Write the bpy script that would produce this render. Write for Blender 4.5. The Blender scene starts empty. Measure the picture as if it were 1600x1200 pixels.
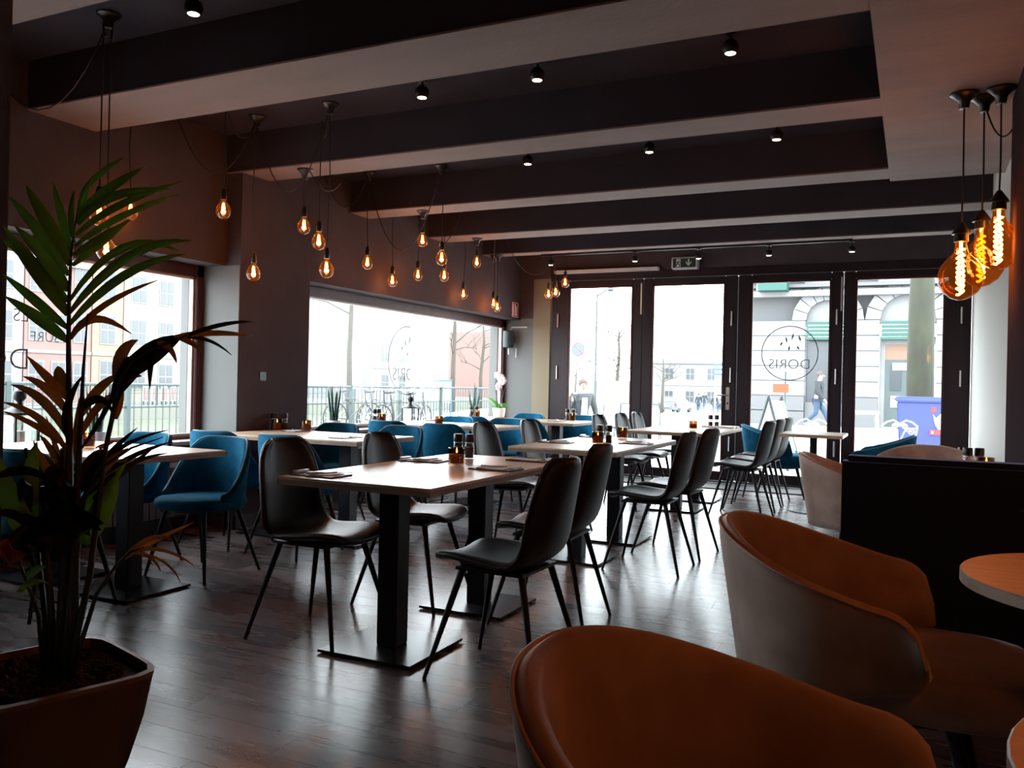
import bpy, bmesh, math, random
from mathutils import Vector, Matrix
random.seed(7)
sc = bpy.context.scene
COL = sc.collection
# ---------------------------------------------------------------- camera
F, YAW, PITCH, ROLL, H = 1320.0, math.radians(-25.477), math.radians(0.0045), math.radians(1.2633), 1.18
_f = Vector((math.sin(YAW)*math.cos(PITCH), math.cos(YAW)*math.cos(PITCH), math.sin(PITCH)))
_r = Vector((math.cos(YAW), -math.sin(YAW), 0)); _u = _r.cross(_f)
CR = math.cos(ROLL)*_r + math.sin(ROLL)*_u; CU = -math.sin(ROLL)*_r + math.cos(ROLL)*_u
EYE = Vector((0, 0, H))
cam = bpy.data.objects.new('camera', bpy.data.cameras.new('camera')); COL.objects.link(cam)
cam.matrix_world = Matrix(((CR.x, CU.x, -_f.x, 0), (CR.y, CU.y, -_f.y, 0), (CR.z, CU.z, -_f.z, H), (0, 0, 0, 1)))
cam.data.sensor_width = 36; cam.data.lens = 36*F/1600; cam.data.clip_end = 500; cam.data.clip_start = .05
sc.camera = cam
# ---------------------------------------------------------------- sky and exposure
w = bpy.data.worlds.new('sky'); sc.world = w; w.use_nodes = True
bg = w.node_tree.nodes['Background']; bg.inputs[0].default_value = (.87, .945, 1, 1); bg.inputs[1].default_value = 15.0
sc.view_settings.view_transform = 'Standard'; sc.view_settings.look = 'None'
sc.view_settings.gamma = 1; sc.view_settings.exposure = 0.0; sc.view_settings.use_curve_mapping = False
sc.cycles.sample_clamp_indirect = 0.0
sc.cycles.max_bounces = 10; sc.cycles.diffuse_bounces = 5; sc.cycles.transparent_max_bounces = 16
sc.cycles.caustics_reflective = False; sc.cycles.caustics_refractive = False

def ray(x, y):
    return (CR*((x-800)/F) - CU*((y-600)/F) + _f)
def _hit(x, y, ax, v):
    d = ray(x, y); t = (v-EYE[ax])/d[ax]; return EYE + d*t
def atX(x, y, v): return _hit(x, y, 0, v)
def atY(x, y, v): return _hit(x, y, 1, v)
def atZ(x, y, v=0.0): return _hit(x, y, 2, v)
def atD(x, y, d): return EYE + ray(x, y)*d     # d = distance along the view axis

# ---------------------------------------------------------------- materials
MATS = {}
def mat(name, col, rough=.5, metal=0, spec=.5, col2=None, scale=(6, 6, 6), detail=4, rvar=0, bump=0, sheen=0,
        sheen_tint=None, emit=None, estr=0, objrand=0, trans=0, coat=0, cl=(.35, .65), bscale=None):
    m = bpy.data.materials.new(name); m.use_nodes = True; nt = m.node_tree; b = nt.nodes['Principled BSDF']
    S = lambda k, v: b.inputs[k].__setattr__('default_value', v)
    c4 = tuple(col)+(1,)
    S('Base Color', c4); S('Roughness', rough); S('Metallic', metal); S('Specular IOR Level', spec)
    if sheen: S('Sheen Weight', sheen); S('Sheen Roughness', .35)
    if sheen_tint: S('Sheen Tint', tuple(sheen_tint)+(1,))
    if coat: S('Coat Weight', coat); S('Coat Roughness', .15)
    if emit: S('Emission Color', tuple(emit)+(1,)); S('Emission Strength', estr)
    if trans: S('Transmission Weight', trans)
    L = nt.links.new
    if col2 or rvar or bump or objrand:
        tc = nt.nodes.new('ShaderNodeTexCoord'); mp = nt.nodes.new('ShaderNodeMapping'); mp.inputs['Scale'].default_value = scale
        L(tc.outputs['Object'], mp.inputs[0])
        nz = nt.nodes.new('ShaderNodeTexNoise'); nz.inputs['Detail'].default_value = detail; nz.inputs['Scale'].default_value = 1
        vec = mp.outputs[0]
        if objrand:
            oi = nt.nodes.new('ShaderNodeObjectInfo'); ad = nt.nodes.new('ShaderNodeVectorMath'); ad.operation = 'ADD'
            ml = nt.nodes.new('ShaderNodeMath'); ml.operation = 'MULTIPLY'; ml.inputs[1].default_value = 57
            L(oi.outputs['Random'], ml.inputs[0]); L(ml.outputs[0], ad.inputs[1]); L(vec, ad.inputs[0]); vec = ad.outputs[0]
        L(vec, nz.inputs['Vector'])
        if col2:
            rp = nt.nodes.new('ShaderNodeValToRGB'); rp.color_ramp.elements[0].color = c4; rp.color_ramp.elements[1].color = tuple(col2)+(1,)
            rp.color_ramp.elements[0].position, rp.color_ramp.elements[1].position = cl
            L(nz.outputs['Fac'], rp.inputs[0]); out = rp.outputs[0]
            if objrand:
                hs = nt.nodes.new('ShaderNodeHueSaturation'); mr = nt.nodes.new('ShaderNodeMapRange')
                mr.inputs[3].default_value = 1-objrand; mr.inputs[4].default_value = 1+objrand
                L(oi.outputs['Random'], mr.inputs[0]); L(mr.outputs[0], hs.inputs['Value']); L(out, hs.inputs['Color']); out = hs.outputs[0]
            L(out, b.inputs['Base Color'])
        if rvar:
            mr = nt.nodes.new('ShaderNodeMapRange'); mr.inputs[3].default_value = rough-rvar; mr.inputs[4].default_value = rough+rvar
            L(nz.outputs['Fac'], mr.inputs[0]); L(mr.outputs[0], b.inputs['Roughness'])
        if bump:
            bp = nt.nodes.new('ShaderNodeBump'); bp.inputs['Strength'].default_value = bump; bp.inputs['Distance'].default_value = .01
            src = nz
            if bscale:
                src = nt.nodes.new('ShaderNodeTexNoise'); src.inputs['Scale'].default_value = bscale; src.inputs['Detail'].default_value = 3
                L(tc.outputs['Object'], src.inputs['Vector'])
            L(src.outputs['Fac'], bp.inputs['Height']); L(bp.outputs[0], b.inputs['Normal'])
    MATS[name] = m; return m
def glassmat(name, tint=(.97, .985, .98), refl=.9, rough=0.0, emit=None, estr=0):
    m = bpy.data.materials.new(name); m.use_nodes = True; nt = m.node_tree; nt.nodes.remove(nt.nodes['Principled BSDF'])
    o = nt.nodes['Material Output']; t = nt.nodes.new('ShaderNodeBsdfTransparent'); t.inputs[0].default_value = tuple(tint)+(1,)
    g = nt.nodes.new('ShaderNodeBsdfGlossy'); g.inputs['Roughness'].default_value = rough
    L = nt.links.new   # Schlick reflectance, the same from both sides of the sheet
    fr = nt.nodes.new('ShaderNodeLayerWeight'); fr.inputs[0].default_value = .5
    pw = nt.nodes.new('ShaderNodeMath'); pw.operation = 'POWER'; pw.inputs[1].default_value = 5; L(fr.outputs['Facing'], pw.inputs[0])
    ml = nt.nodes.new('ShaderNodeMath'); ml.operation = 'MULTIPLY_ADD'; ml.inputs[1].default_value = .9*refl; ml.inputs[2].default_value = .04*refl
    mx = nt.nodes.new('ShaderNodeMixShader')
    L(pw.outputs[0], ml.inputs[0]); L(ml.outputs[0], mx.inputs[0]); L(t.outputs[0], mx.inputs[1]); L(g.outputs[0], mx.inputs[2])
    out = mx.outputs[0]
    if emit:
        e = nt.nodes.new('ShaderNodeEmission'); e.inputs[0].default_value = tuple(emit)+(1,); e.inputs[1].default_value = estr
        a = nt.nodes.new('ShaderNodeAddShader'); L(out, a.inputs[0]); L(e.outputs[0], a.inputs[1]); out = a.outputs[0]
    L(out, o.inputs[0]); MATS[name] = m; return m
def emat(name, col, s):
    m = bpy.data.materials.new(name); m.use_nodes = True; nt = m.node_tree; nt.nodes.remove(nt.nodes['Principled BSDF'])
    e = nt.nodes.new('ShaderNodeEmission'); e.inputs[0].default_value = tuple(col)+(1,); e.inputs[1].default_value = s
    nt.links.new(e.outputs[0], nt.nodes['Material Output'].inputs[0]); MATS[name] = m; return m

mat('plank', (.062, .048, .052), .275, col2=(.19, .142, .135), scale=(1.1, 8, 1), detail=5, rvar=.045, objrand=.28, spec=1.0, cl=(.32, .72))
mat('floor_base', (.05, .037, .033), .38, col2=(.10, .075, .066), scale=(1.2, 9, 1), detail=8, rvar=.08)
mat('taupe', (.070, .056, .062), .85, col2=(.08, .065, .07), scale=(3, 3, 3), bump=.15, bscale=90, spec=.05)
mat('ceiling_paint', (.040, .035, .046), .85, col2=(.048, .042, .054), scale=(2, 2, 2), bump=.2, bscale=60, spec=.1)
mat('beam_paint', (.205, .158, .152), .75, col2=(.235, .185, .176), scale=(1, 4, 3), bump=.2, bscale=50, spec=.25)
mat('niche_grey', (.145, .15, .147), .8, spec=.2)  # wall grey lightened to carry window light in the niches; radiators share it
mat('beige', (.22, .185, .13), .8, spec=.2)
mat('white_wall', (.50, .50, .47), .8, spec=.2)
mat('column_dark', (.04, .030, .034), .95, spec=.0)
mat('frame_wood', (.05, .014, .014), .5, col2=(.075, .022, .02), scale=(8, 8, 1), spec=.3)
mat('frame_dark', (.014, .008, .012), .5, col2=(.022, .011, .014), scale=(8, 8, 1), spec=.25)
mat('sill', (.42, .38, .36), .5)
mat('oak', (.50, .36, .25), .30, col2=(.62, .46, .33), scale=(3, 30, 4), detail=8, rvar=.06, spec=.5)
mat('oak_y', (.50, .36, .25), .30, col2=(.62, .46, .33), scale=(30, 3, 4), detail=8, rvar=.06, spec=.5)
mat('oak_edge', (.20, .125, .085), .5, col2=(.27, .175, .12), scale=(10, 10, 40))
mat('orange_oak', (.52, .25, .09), .45, col2=(.62, .33, .13), scale=(4, 30, 4), detail=8)
mat('black_metal', (.006, .0075, .012), .45, spec=.3)
mat('plate_metal', (.012, .013, .016), .25, spec=.5)
mat('leather', (.009, .0095, .014), .44, col2=(.012, .0125, .018), scale=(40, 40, 40), bump=.1, bscale=260, spec=.32)
mat('piping', (.05, .048, .05), .5)
mat('blue_velvet', (.004, .062, .125), .9, col2=(.010, .105, .195), scale=(9, 9, 9), sheen=.18, sheen_tint=(.25, .75, 1), spec=.06)
mat('blue_piping', (.10, .19, .25), .6)
mat('brown_velvet', (.29, .195, .16), .8, col2=(.41, .29, .245), scale=(7, 7, 7), sheen=1.0, sheen_tint=(1, .92, .84), spec=.2)
mat('navy', (.007, .011, .030), .75, sheen=.15, sheen_tint=(.3, .5, .9), spec=.2)
mat('cable', (.012, .011, .012), .6)
mat('socket', (.012, .012, .013), .35)
mat('brass', (.55, .38, .16), .3, metal=1)
mat('steel', (.6, .6, .6), .3, metal=1)
mat('alu', (.55, .54, .53), .45, metal=.6)
mat('paper', (.85, .84, .82), .7)
mat('white', (.8, .8, .78), .5)
mat('grey_white', (.55, .56, .56), .5)
mat('black_plastic', (.012, .012, .014), .4)
mat('spices', (.035, .022, .016), .7, col2=(.09, .05, .03), scale=(200, 200, 200))
mat('wax', (.14, .055, .03), .6, emit=(1, .33, .06), estr=.10)
glassmat('pane', (.965, .98, .975), .15)
glassmat('clear_glass', (.93, .95, .94), 1)
glassmat('amber_cup', (.62, .44, .34), .9)
glassmat('bulb_glass', (1, .62, .30), 1.0, emit=(1, .24, .02), estr=.07)
glassmat('big_bulb_glass', (.62, .27, .10), 1.0, emit=(1, .25, .02), estr=.07)
emat('big_filament', (1, .55, .16), 90)
def leafmat(name, col, tr, k=.35):
    m = mat(name, col, .45, col2=tuple(min(1, c*1.9) for c in col), scale=(7, 7, 7), spec=.35, objrand=.3); nt = m.node_tree; b = nt.nodes['Principled BSDF']
    t = nt.nodes.new('ShaderNodeBsdfTranslucent'); t.inputs[0].default_value = tuple(tr)+(1,); mx = nt.nodes.new('ShaderNodeMixShader'); mx.inputs[0].default_value = k
    nt.links.new(b.outputs[0], mx.inputs[1]); nt.links.new(t.outputs[0], mx.inputs[2]); nt.links.new(mx.outputs[0], nt.nodes['Material Output'].inputs[0])
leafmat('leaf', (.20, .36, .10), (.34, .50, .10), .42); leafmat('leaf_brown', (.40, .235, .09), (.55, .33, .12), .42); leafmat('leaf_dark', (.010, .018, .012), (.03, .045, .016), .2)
emat('filament', (1, .50, .14), 30)
emat('flame', (1, .5, .12), 18)
emat('spot_lens', (1, .82, .6), 9)
mat('green_sign', (.004, .05, .035), .4); mat('red_sign', (.35, .02, .025), .5)
mat('decal', (.16, .17, .18), .7)
mat('palm_stem', (.012, .018, .012), .5, col2=(.03, .03, .018), scale=(20, 20, 3))
mat('pot_wood', (.03, .016, .010), .7, col2=(.12, .062, .034), scale=(9, 9, 1.2), detail=5, cl=(.4, .62), bump=.2)
mat('pot_rim', (.16, .085, .05), .6, col2=(.25, .14, .085), scale=(9, 9, 9))
mat('soil', (.016, .006, .005), .95, spec=.05, col2=(.06, .022, .014), scale=(30, 30, 30), cl=(.42, .6))
mat('snake', (.010, .05, .035), .45, col2=(.03, .10, .07), scale=(8, 8, 50), cl=(.4, .6))
mat('terracotta', (.20, .10, .06), .7)
mat('orchid', (.75, .62, .68), .6); mat('red_petal', (.75, .09, .04), .5); mat('light_leaf', (.08, .25, .06), .5)
# ---------------------------------------------------------------- mesh helpers
def link(o, parent=None):
    COL.objects.link(o)
    if parent is not None: o.parent = parent
    return o
class G:
    def __init__(s): s.v = []; s.f = []
    def add(s, vs, fs):
        k = len(s.v); s.v += [tuple(p) for p in vs]; s.f += [tuple(i+k for i in q) for q in fs]; return s
    def box(s, x0, x1, y0, y1, z0, z1):
        return s.add([(x0, y0, z0), (x1, y0, z0), (x1, y1, z0), (x0, y1, z0), (x0, y0, z1), (x1, y0, z1), (x1, y1, z1), (x0, y1, z1)],
                     [(0, 3, 2, 1), (4, 5, 6, 7), (0, 1, 5, 4), (1, 2, 6, 5), (2, 3, 7, 6), (3, 0, 4, 7)])
    def tube(s, pts, r, n=6, cap=True, flat=None):
        pts = [Vector(p) for p in pts]; rs = r if isinstance(r, (list, tuple)) else [r]*len(pts)
        rings = []; prev = None
        for i, p in enumerate(pts):
            d = (pts[min(i+1, len(pts)-1)]-pts[max(i-1, 0)])
            d = d.normalized() if d.length > 1e-9 else Vector((0, 0, 1))
            if prev is None:
                a = Vector((0, 0, 1)) if abs(d.z) < .9 else Vector((1, 0, 0)); prev = (a-d*a.dot(d)).normalized()
            prev = (prev-d*prev.dot(d))
            prev = prev.normalized() if prev.length > 1e-6 else d.orthogonal().normalized()
            q = d.cross(prev)
            rings.append([p+(prev*math.cos(2*math.pi*k/n)+q*math.sin(2*math.pi*k/n))*rs[i] for k in range(n)])
        vs = [v for rg in rings for v in rg]; fs = []
        for i in range(len(pts)-1):
            for k in range(n):
                a = i*n+k; b = i*n+(k+1) % n; fs.append((a, b, b+n, a+n))
        if cap: fs += [tuple(range(n))[::-1], tuple(range((len(pts)-1)*n, len(pts)*n))]
        return s.add(vs, fs)
    def lathe(s, prof, c=(0, 0, 0), n=16, cap=True):
        vs = []; fs = []
        for r, z in prof:
            for k in range(n): vs.append((c[0]+r*math.cos(2*math.pi*k/n), c[1]+r*math.sin(2*math.pi*k/n), c[2]+z))
        for i in range(len(prof)-1):
            for k in range(n):
                a = i*n+k; b = i*n+(k+1) % n; fs.append((a, b, b+n, a+n))
        if cap: fs += [tuple(range(n))[::-1], tuple(range((len(prof)-1)*n, len(prof)*n))]
        return s.add(vs, fs)
    def grid(s, fn, nu, nv, closeu=False):
        vs = [fn(i, j) for i in range(nu) for j in range(nv)]; fs = []
        for i in range(nu if closeu else nu-1):
            for j in range(nv-1):
                a = i*nv+j; b = ((i+1) % nu)*nv+j; fs.append((a, b, b+1, a+1))
        return s.add(vs, fs)
    def poly(s, pts, th, axis=1):
        """flat outline with thickness along an axis"""
        n = len(pts); o = [Vector(p) for p in pts]; d = Vector((0, 0, 0)); d[axis] = th
        return s.add([*o, *[p+d for p in o]], [tuple(range(n)), tuple(range(n, 2*n))[::-1]]+[(k, k+n, (k+1) % n+n, (k+1) % n) for k in range(n)])
    def ball(s, c, r, n=10, m=6, sz=1):
        return s.lathe([(max(1e-4, r*math.sin(math.pi*i/m)), -r*sz*math.cos(math.pi*i/m)) for i in range(m+1)], c, n)
    def mesh(s, name, m=None, smooth=False, solid=0, sub=0, bevel=0, offset=0):
        me = bpy.data.meshes.new(name); me.from_pydata(s.v, [], s.f)
        bm = bmesh.new(); bm.from_mesh(me); bmesh.ops.recalc_face_normals(bm, faces=bm.faces)
        if bevel: bmesh.ops.bevel(bm, geom=[e for e in bm.edges if len(e.link_faces) == 2 and e.calc_face_angle(0) > .6], offset=bevel, segments=2, affect='EDGES', clamp_overlap=True)
        bm.to_mesh(me); bm.free()
        if solid or sub:
            o = bpy.data.objects.new('t', me)
            if solid:
                k = o.modifiers.new('s', 'SOLIDIFY'); k.thickness = solid; k.offset = offset
            if sub:
                k = o.modifiers.new('u', 'SUBSURF'); k.levels = sub; k.render_levels = sub
            COL.objects.link(o); dg = bpy.context.evaluated_depsgraph_get(); me2 = bpy.data.meshes.new_from_object(o.evaluated_get(dg))
            bpy.data.objects.remove(o); bpy.data.meshes.remove(me); me = me2; me.name = name
        if m: me.materials.clear(); me.materials.append(MATS[m])
        if smooth:
            me.polygons.foreach_set('use_smooth', [True]*len(me.polygons))
            if smooth != 'all': me.set_sharp_from_angle(angle=math.radians(38))
        return me
    def obj(s, name, m, parent=None, **k):
        return link(bpy.data.objects.new(name, s.mesh(name, m, **k)), parent)
def tag(o, label=None, cat=None, group=None, kind=None):
    if label: o['label'] = label
    if cat: o['category'] = cat
    if group: o['group'] = group
    if kind: o['kind'] = kind
    return o
def thing(name, label, cat, loc=(0, 0, 0), rz=0, group=None):
    o = bpy.data.objects.new(name, None); o.empty_display_size = .1; COL.objects.link(o)
    o.location = loc; o.rotation_euler = (0, 0, rz); return tag(o, label, cat, group)
def struct(o): o['kind'] = 'structure'; return o
def sroot(name):
    o = bpy.data.objects.new(name, None); COL.objects.link(o); return struct(o)
def dup(root, loc, rz=0, label=None, group=None, scale=None, parent=None):
    r = root.copy(); COL.objects.link(r); r.location = loc; r.rotation_euler = (0, 0, rz)
    if label: r['label'] = label
    if group: r['group'] = group
    if scale: r.scale = (scale,)*3 if not isinstance(scale, tuple) else scale
    def rec(a, b):
        for ch in [c for c in bpy.data.objects if c.parent == a]:
            c = ch.copy(); COL.objects.link(c); c.parent = b; rec(ch, c)
    rec(root, r); return r
def box(name, m, x0, x1, y0, y1, z0, z1, parent=None, bevel=0):
    return G().box(x0, x1, y0, y1, z0, z1).obj(name, m, parent, bevel=bevel)
def text_mesh(body, size, m, th=.001, thin=-.0):
    c = bpy.data.curves.new('t', 'FONT'); c.body = body; c.size = size; c.extrude = th; c.offset = thin; c.align_x = 'CENTER'; c.align_y = 'CENTER'; c.resolution_u = 3
    o = bpy.data.objects.new('t', c); COL.objects.link(o); dg = bpy.context.evaluated_depsgraph_get()
    me = bpy.data.meshes.new_from_object(o.evaluated_get(dg)); bpy.data.objects.remove(o); me.materials.clear(); me.materials.append(MATS[m]); return me
# ================================================================ the room
ZB, ZC = 2.79, 3.09                    # underside of beams, ceiling
XW, XU, XP, YB = -5.15, -4.93, -4.78, 10.58
BEAMS = [(2.05, 2.52), (3.37, 3.855), (5.03, 5.36), (6.645, 6.96), (8.09, 8.43), (9.40, 9.60)]
floor = struct(box('floor', 'floor_base', -5.4, 1.7, -2.6, YB+.3, -.14, -.012))
# floor planks, long side along the back wall
PW, PL = .146, 1.22
full = G().box(0, PL-.0015, 0, PW-.0015, -.012, 0).mesh('plank', 'plank')
y = .62; row = 0
while y < 7.0:
    x = -5.1 - ((row*.43) % 1.0)*PL
    lim = -3.4-(y-2.2)*.0 if False else -5.1
    while x < .95:
        a, b = max(x, lim), min(x+PL-.0015, 1.0)
        # only where the camera can see the floor
        cx = (a+b)/2
        if b-a > .05 and (y > 1.2) and cx > -1.75*y-.9 and cx < .28*y+.2:
            if b-a > PL-.01: o = bpy.data.objects.new('plank', full); o.location = (a, y, 0)
            else:
                o = bpy.data.objects.new('plank', G().box(0, b-a, 0, PW-.0015, -.012, 0).mesh('plank', 'plank')); o.location = (a, y, 0)
            link(o, floor)
        x += PL
    y += PW; row += 1
rest = G()
while y < YB+.05:
    x = -5.1 - ((row*.43) % 1.0)*PL
    while x < .95:
        a, b = max(x, -5.1), min(x+PL-.003, 1.0)
        if b-a > .05: rest.box(a, b, y, y+PW-.0015, -.012, 0)
        x += PL
    y += PW; row += 1
tag(rest.obj('far_planks', 'plank', floor), kind='stuff')
mat('mat_dark', (.02, .019, .02), .8)
tag(box('door_mat', 'mat_dark', -3.6, .4, 9.98, 10.5, 0, .012), 'long dark entrance mat lying before the glass doors', 'mat')
box('floor_strip', 'alu', -4.4, .5, 10.50, 10.56, 0, .02, floor)

struct(box('ceiling', 'ceiling_paint', -5.4, 1.7, -2.6, YB+.3, ZC, ZC+.15))
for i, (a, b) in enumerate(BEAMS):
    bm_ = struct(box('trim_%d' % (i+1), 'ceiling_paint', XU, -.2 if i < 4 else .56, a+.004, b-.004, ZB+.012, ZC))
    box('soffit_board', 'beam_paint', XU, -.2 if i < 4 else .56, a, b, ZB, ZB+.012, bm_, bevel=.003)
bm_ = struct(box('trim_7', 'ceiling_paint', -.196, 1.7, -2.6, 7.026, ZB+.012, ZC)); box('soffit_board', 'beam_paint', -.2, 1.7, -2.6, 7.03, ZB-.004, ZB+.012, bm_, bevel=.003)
# left wall with window openings
wl = sroot('wall_left'); PARA = .66; SOF = 2.065
box('parapet', 'taupe', -5.40, -5.10, 2.2, YB, 0, PARA, wl)
box('upper_wall', 'taupe', -5.40, XU, 2.0, YB, SOF, ZC, wl)
box('pier', 'taupe', -5.40, XP, 5.05, 5.89, 0, ZC, wl)
g = box('pier_reveal', 'niche_grey', -5.40, XP-.004, 5.042, 5.05, PARA, SOF, wl)  # thin lighter skin: window light on this pier side put into its colour
box('near_wall', 'taupe', -5.40, -3.32, 1.95, 2.2, 0, ZC, wl)
box('side_wall', 'taupe', -5.40, -5.0, -2.6, 2.0, 0, ZC, wl)
struct(box('baseboard_left', 'frame_dark', -5.10, -5.085, 2.2, 5.05, 0, .1)); struct(box('baseboard_pier', 'frame_dark', XP, XP+.012, 5.04, 5.9, 0, .1))
wb = sroot('wall_back')
box('niche_end', 'niche_grey', -5.40, -4.73, YB, YB+.28, 0, SOF+.02, wb)  # same wall as upper_corner; window light put into the lighter lower colour
box('upper_corner', 'taupe', -5.40, -4.73, YB+.004, YB+.28, SOF+.02, ZC, wb)
box('pilaster', 'beige', -4.73, -4.48, YB-.02, YB+.28, 0, 2.62, wb); box('pilaster_top', 'taupe', -4.73, -4.48, YB-.02, YB+.28, 2.62, ZC, wb)
box('header', 'taupe', -4.48, .56, YB, YB+.28, 2.69, ZC, wb)
box('ledge', 'grey_white', -4.40, -2.98, YB-.10, YB, 2.675, 2.715, wb)
wr = sroot('wall_right')
box('end_wall', 'white_wall', .56, .80, 5.3, YB+.28, 0, ZC, wr)
box('column', 'column_dark', .45, 1.7, 3.9, 5.3, 0, ZB, wr)
box('side_wall', 'taupe', 1.6, 1.7, -2.6, 3.9, 0, ZC, wr)
struct(box('wall_rear', 'taupe', -5.4, 1.7, -2.7, -2.6, 0, ZC))

# ---------------------------------------------------------------- windows on the left
def window(name, y0, y1):
    r = sroot(name); fw = .075
    f = G()
    for a in ((y0, y1, PARA, PARA+.055), (y0, y1, SOF-.095, SOF), (y0, y0+fw, PARA, SOF), (y1-fw, y1, PARA, SOF)):
        f.box(-5.25, XW, a[0], a[1], a[2], a[3])
    f.obj('frame', 'frame_wood', r, bevel=.006)
    b = G()
    for a in ((y0+fw, y1-fw, PARA+.055, PARA+.075), (y0+fw, y1-fw, SOF-.112, SOF-.095), (y0+fw, y0+fw+.018, PARA+.055, SOF-.095), (y1-fw-.018, y1-fw, PARA+.055, SOF-.095)):
        b.box(-5.215, -5.175, a[0], a[1], a[2], a[3])
    b.obj('glazing_bead', 'sill', r)
    box('pane', 'pane', -5.199, -5.195, y0+fw, y1-fw, PARA+.055, SOF-.095, r)
    box('sill', 'sill', -5.25, -4.99, y0+.01, y1-.01, PARA, PARA+.03, r, bevel=.005)
    return r
w1 = window('window_1', 2.2, 5.042); w2 = window('window_2', 5.89, YB)
def ring(g, cx, cz, r, th=.0055, n=48):
    pts = [(cx+r*math.cos(2*math.pi*k/n), 0, cz+r*math.sin(2*math.pi*k/n)) for k in range(n+1)]
    for k in range(n):
        a, b = Vector(pts[k]), Vector(pts[k+1]); c = Vector((cx, 0, cz)); ua = (a-c).normalized()*th; ub = (b-c).normalized()*th
        g.add([a-ua, b-ub, b+ub, a+ua], [(0, 1, 2, 3)])
    return g
def lettering(body, size, loc, rz, parent):
    o = bpy.data.objects.new('lettering', text_mesh(body, size, 'decal', .0005, -.014*size)); link(o, parent)
    o.location = loc; o.rotation_euler = (math.pi/2, 0, rz); return o
def emblem(loc, rz, r, parent, size):
    g = ring(G(), 0, 0, r); o = g.obj('emblem_ring', 'decal', parent); o.location = loc; o.rotation_euler = (0, 0, rz)
    d = Vector((math.cos(rz), math.sin(rz), 0))
    # cluster of loose leaf marks above the name
    m = G()
    for (a, b, t, l) in ((-.35, .55, .3, .30), (-.1, .62, -.25, .34), (.12, .5, .2, .28), (.3, .35, -.5, .2), (-.3, .2, .5, .2), (.02, .18, -.1, .22)):
        cx, cz = a*r, b*r; dx, dz = math.sin(t)*l*r, math.cos(t)*l*r; nx, nz = math.cos(t)*.035*r, -math.sin(t)*.035*r
        m.add([(cx-dx/2, 0, cz-dz/2), (cx+nx, 0, cz+nz), (cx+dx/2, 0, cz+dz/2), (cx-nx, 0, cz-nz)], [(0, 1, 2, 3)])
    o = m.obj('emblem_mark', 'decal', parent); o.location = loc; o.rotation_euler = (0, 0, rz)
    lettering('DORIS', size, (loc[0], loc[1], loc[2]-.42*r), rz, parent)
XL = -5.205
lettering('DORIS', .20, (XL, 3.33, 1.265), -math.pi/2, w1)
lettering('SURF', .095, (XL, 3.72, 1.42), -math.pi/2, w1); lettering('LS', .12, (XL, 3.55, 1.55), -math.pi/2, w1)
emblem((XL, 8.15, 1.42), -math.pi/2, .385, w2, .21)
# ---------------------------------------------------------------- four glass door leaves at the back
XD = [(-4.47, -4.211, -3.326, -3.19), (-3.19, -3.061, -2.141, -1.985), (-1.985, -1.823, -.904, -.77), (-.77, -.638, .29, .555)]
fr = sroot('trim_8')
box('door_head', 'frame_dark', -4.48, .56, YB-.01, YB+.12, 2.585, 2.69, fr); box('threshold', 'frame_dark', -4.48, .56, YB-.02, YB+.14, 0, .035, fr)
for i, (x0, g0, g1, x1) in enumerate(XD):
    r = sroot('door_%d' % (i+1)); f = G(); ya, yb = YB, YB+.075; zb, zt = .135, 2.497
    f.box(x0+.004, g0, ya, yb, .04, 2.58); f.box(g1, x1-.004, ya, yb, .04, 2.58); f.box(g0, g1, ya, yb, .04, zb); f.box(g0, g1, ya, yb, zt, 2.58)
    f.obj('frame', 'frame_dark', r, bevel=.008)
    b = G()
    for a in ((g0, g0+.02, zb, zt), (g1-.02, g1, zb, zt)): b.box(a[0], a[1], ya-.006, ya+.02, a[2], a[3])
    b.box(g0, g1, ya-.006, ya+.02, zb, zb+.02).box(g0, g1, ya-.006, ya+.02, zt-.02, zt); b.obj('glazing_bead', 'frame_wood', r)
    box('pane', 'pane', g0, g1, ya+.035, ya+.039, zb, zt, r)
    hx = (x0+.10 if i == 0 else x1-.07) if i != 3 else x1-.10
    for z in (2.05, 1.35, .5):
        G().tube([(hx, ya-.012, z-.09), (hx, ya-.012, z+.09)], .010, 8).obj('hinge', 'alu', r)
    if i in (0, 2): G().box(x1-.03, x1-.012, ya-.02, ya, 2.12, 2.52).obj('bolt', 'alu', r)
    if i == 1:
        p = G().box(-2.105, -2.06, ya-.012, ya, .92, 1.20).obj('lock_plate', 'steel', r, bevel=.01)
        G().tube([(-2.082, ya-.01, 1.10), (-2.082, ya-.05, 1.10), (-2.20, ya-.055, 1.10)], .010, 8).obj('handle', 'steel', p)
        G().tube([(-2.082, ya-.011, 1.0), (-2.082, ya-.02, 1.0)], .012, 8).obj('keyhole', 'black_metal', p)
    if i == 0: lettering('DORIS', .16, (-3.72, ya+.042, 1.50), math.pi, r)
    if i == 2: emblem((-1.368, ya+.042, 1.625), math.pi, .325, r, .17)
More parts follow.
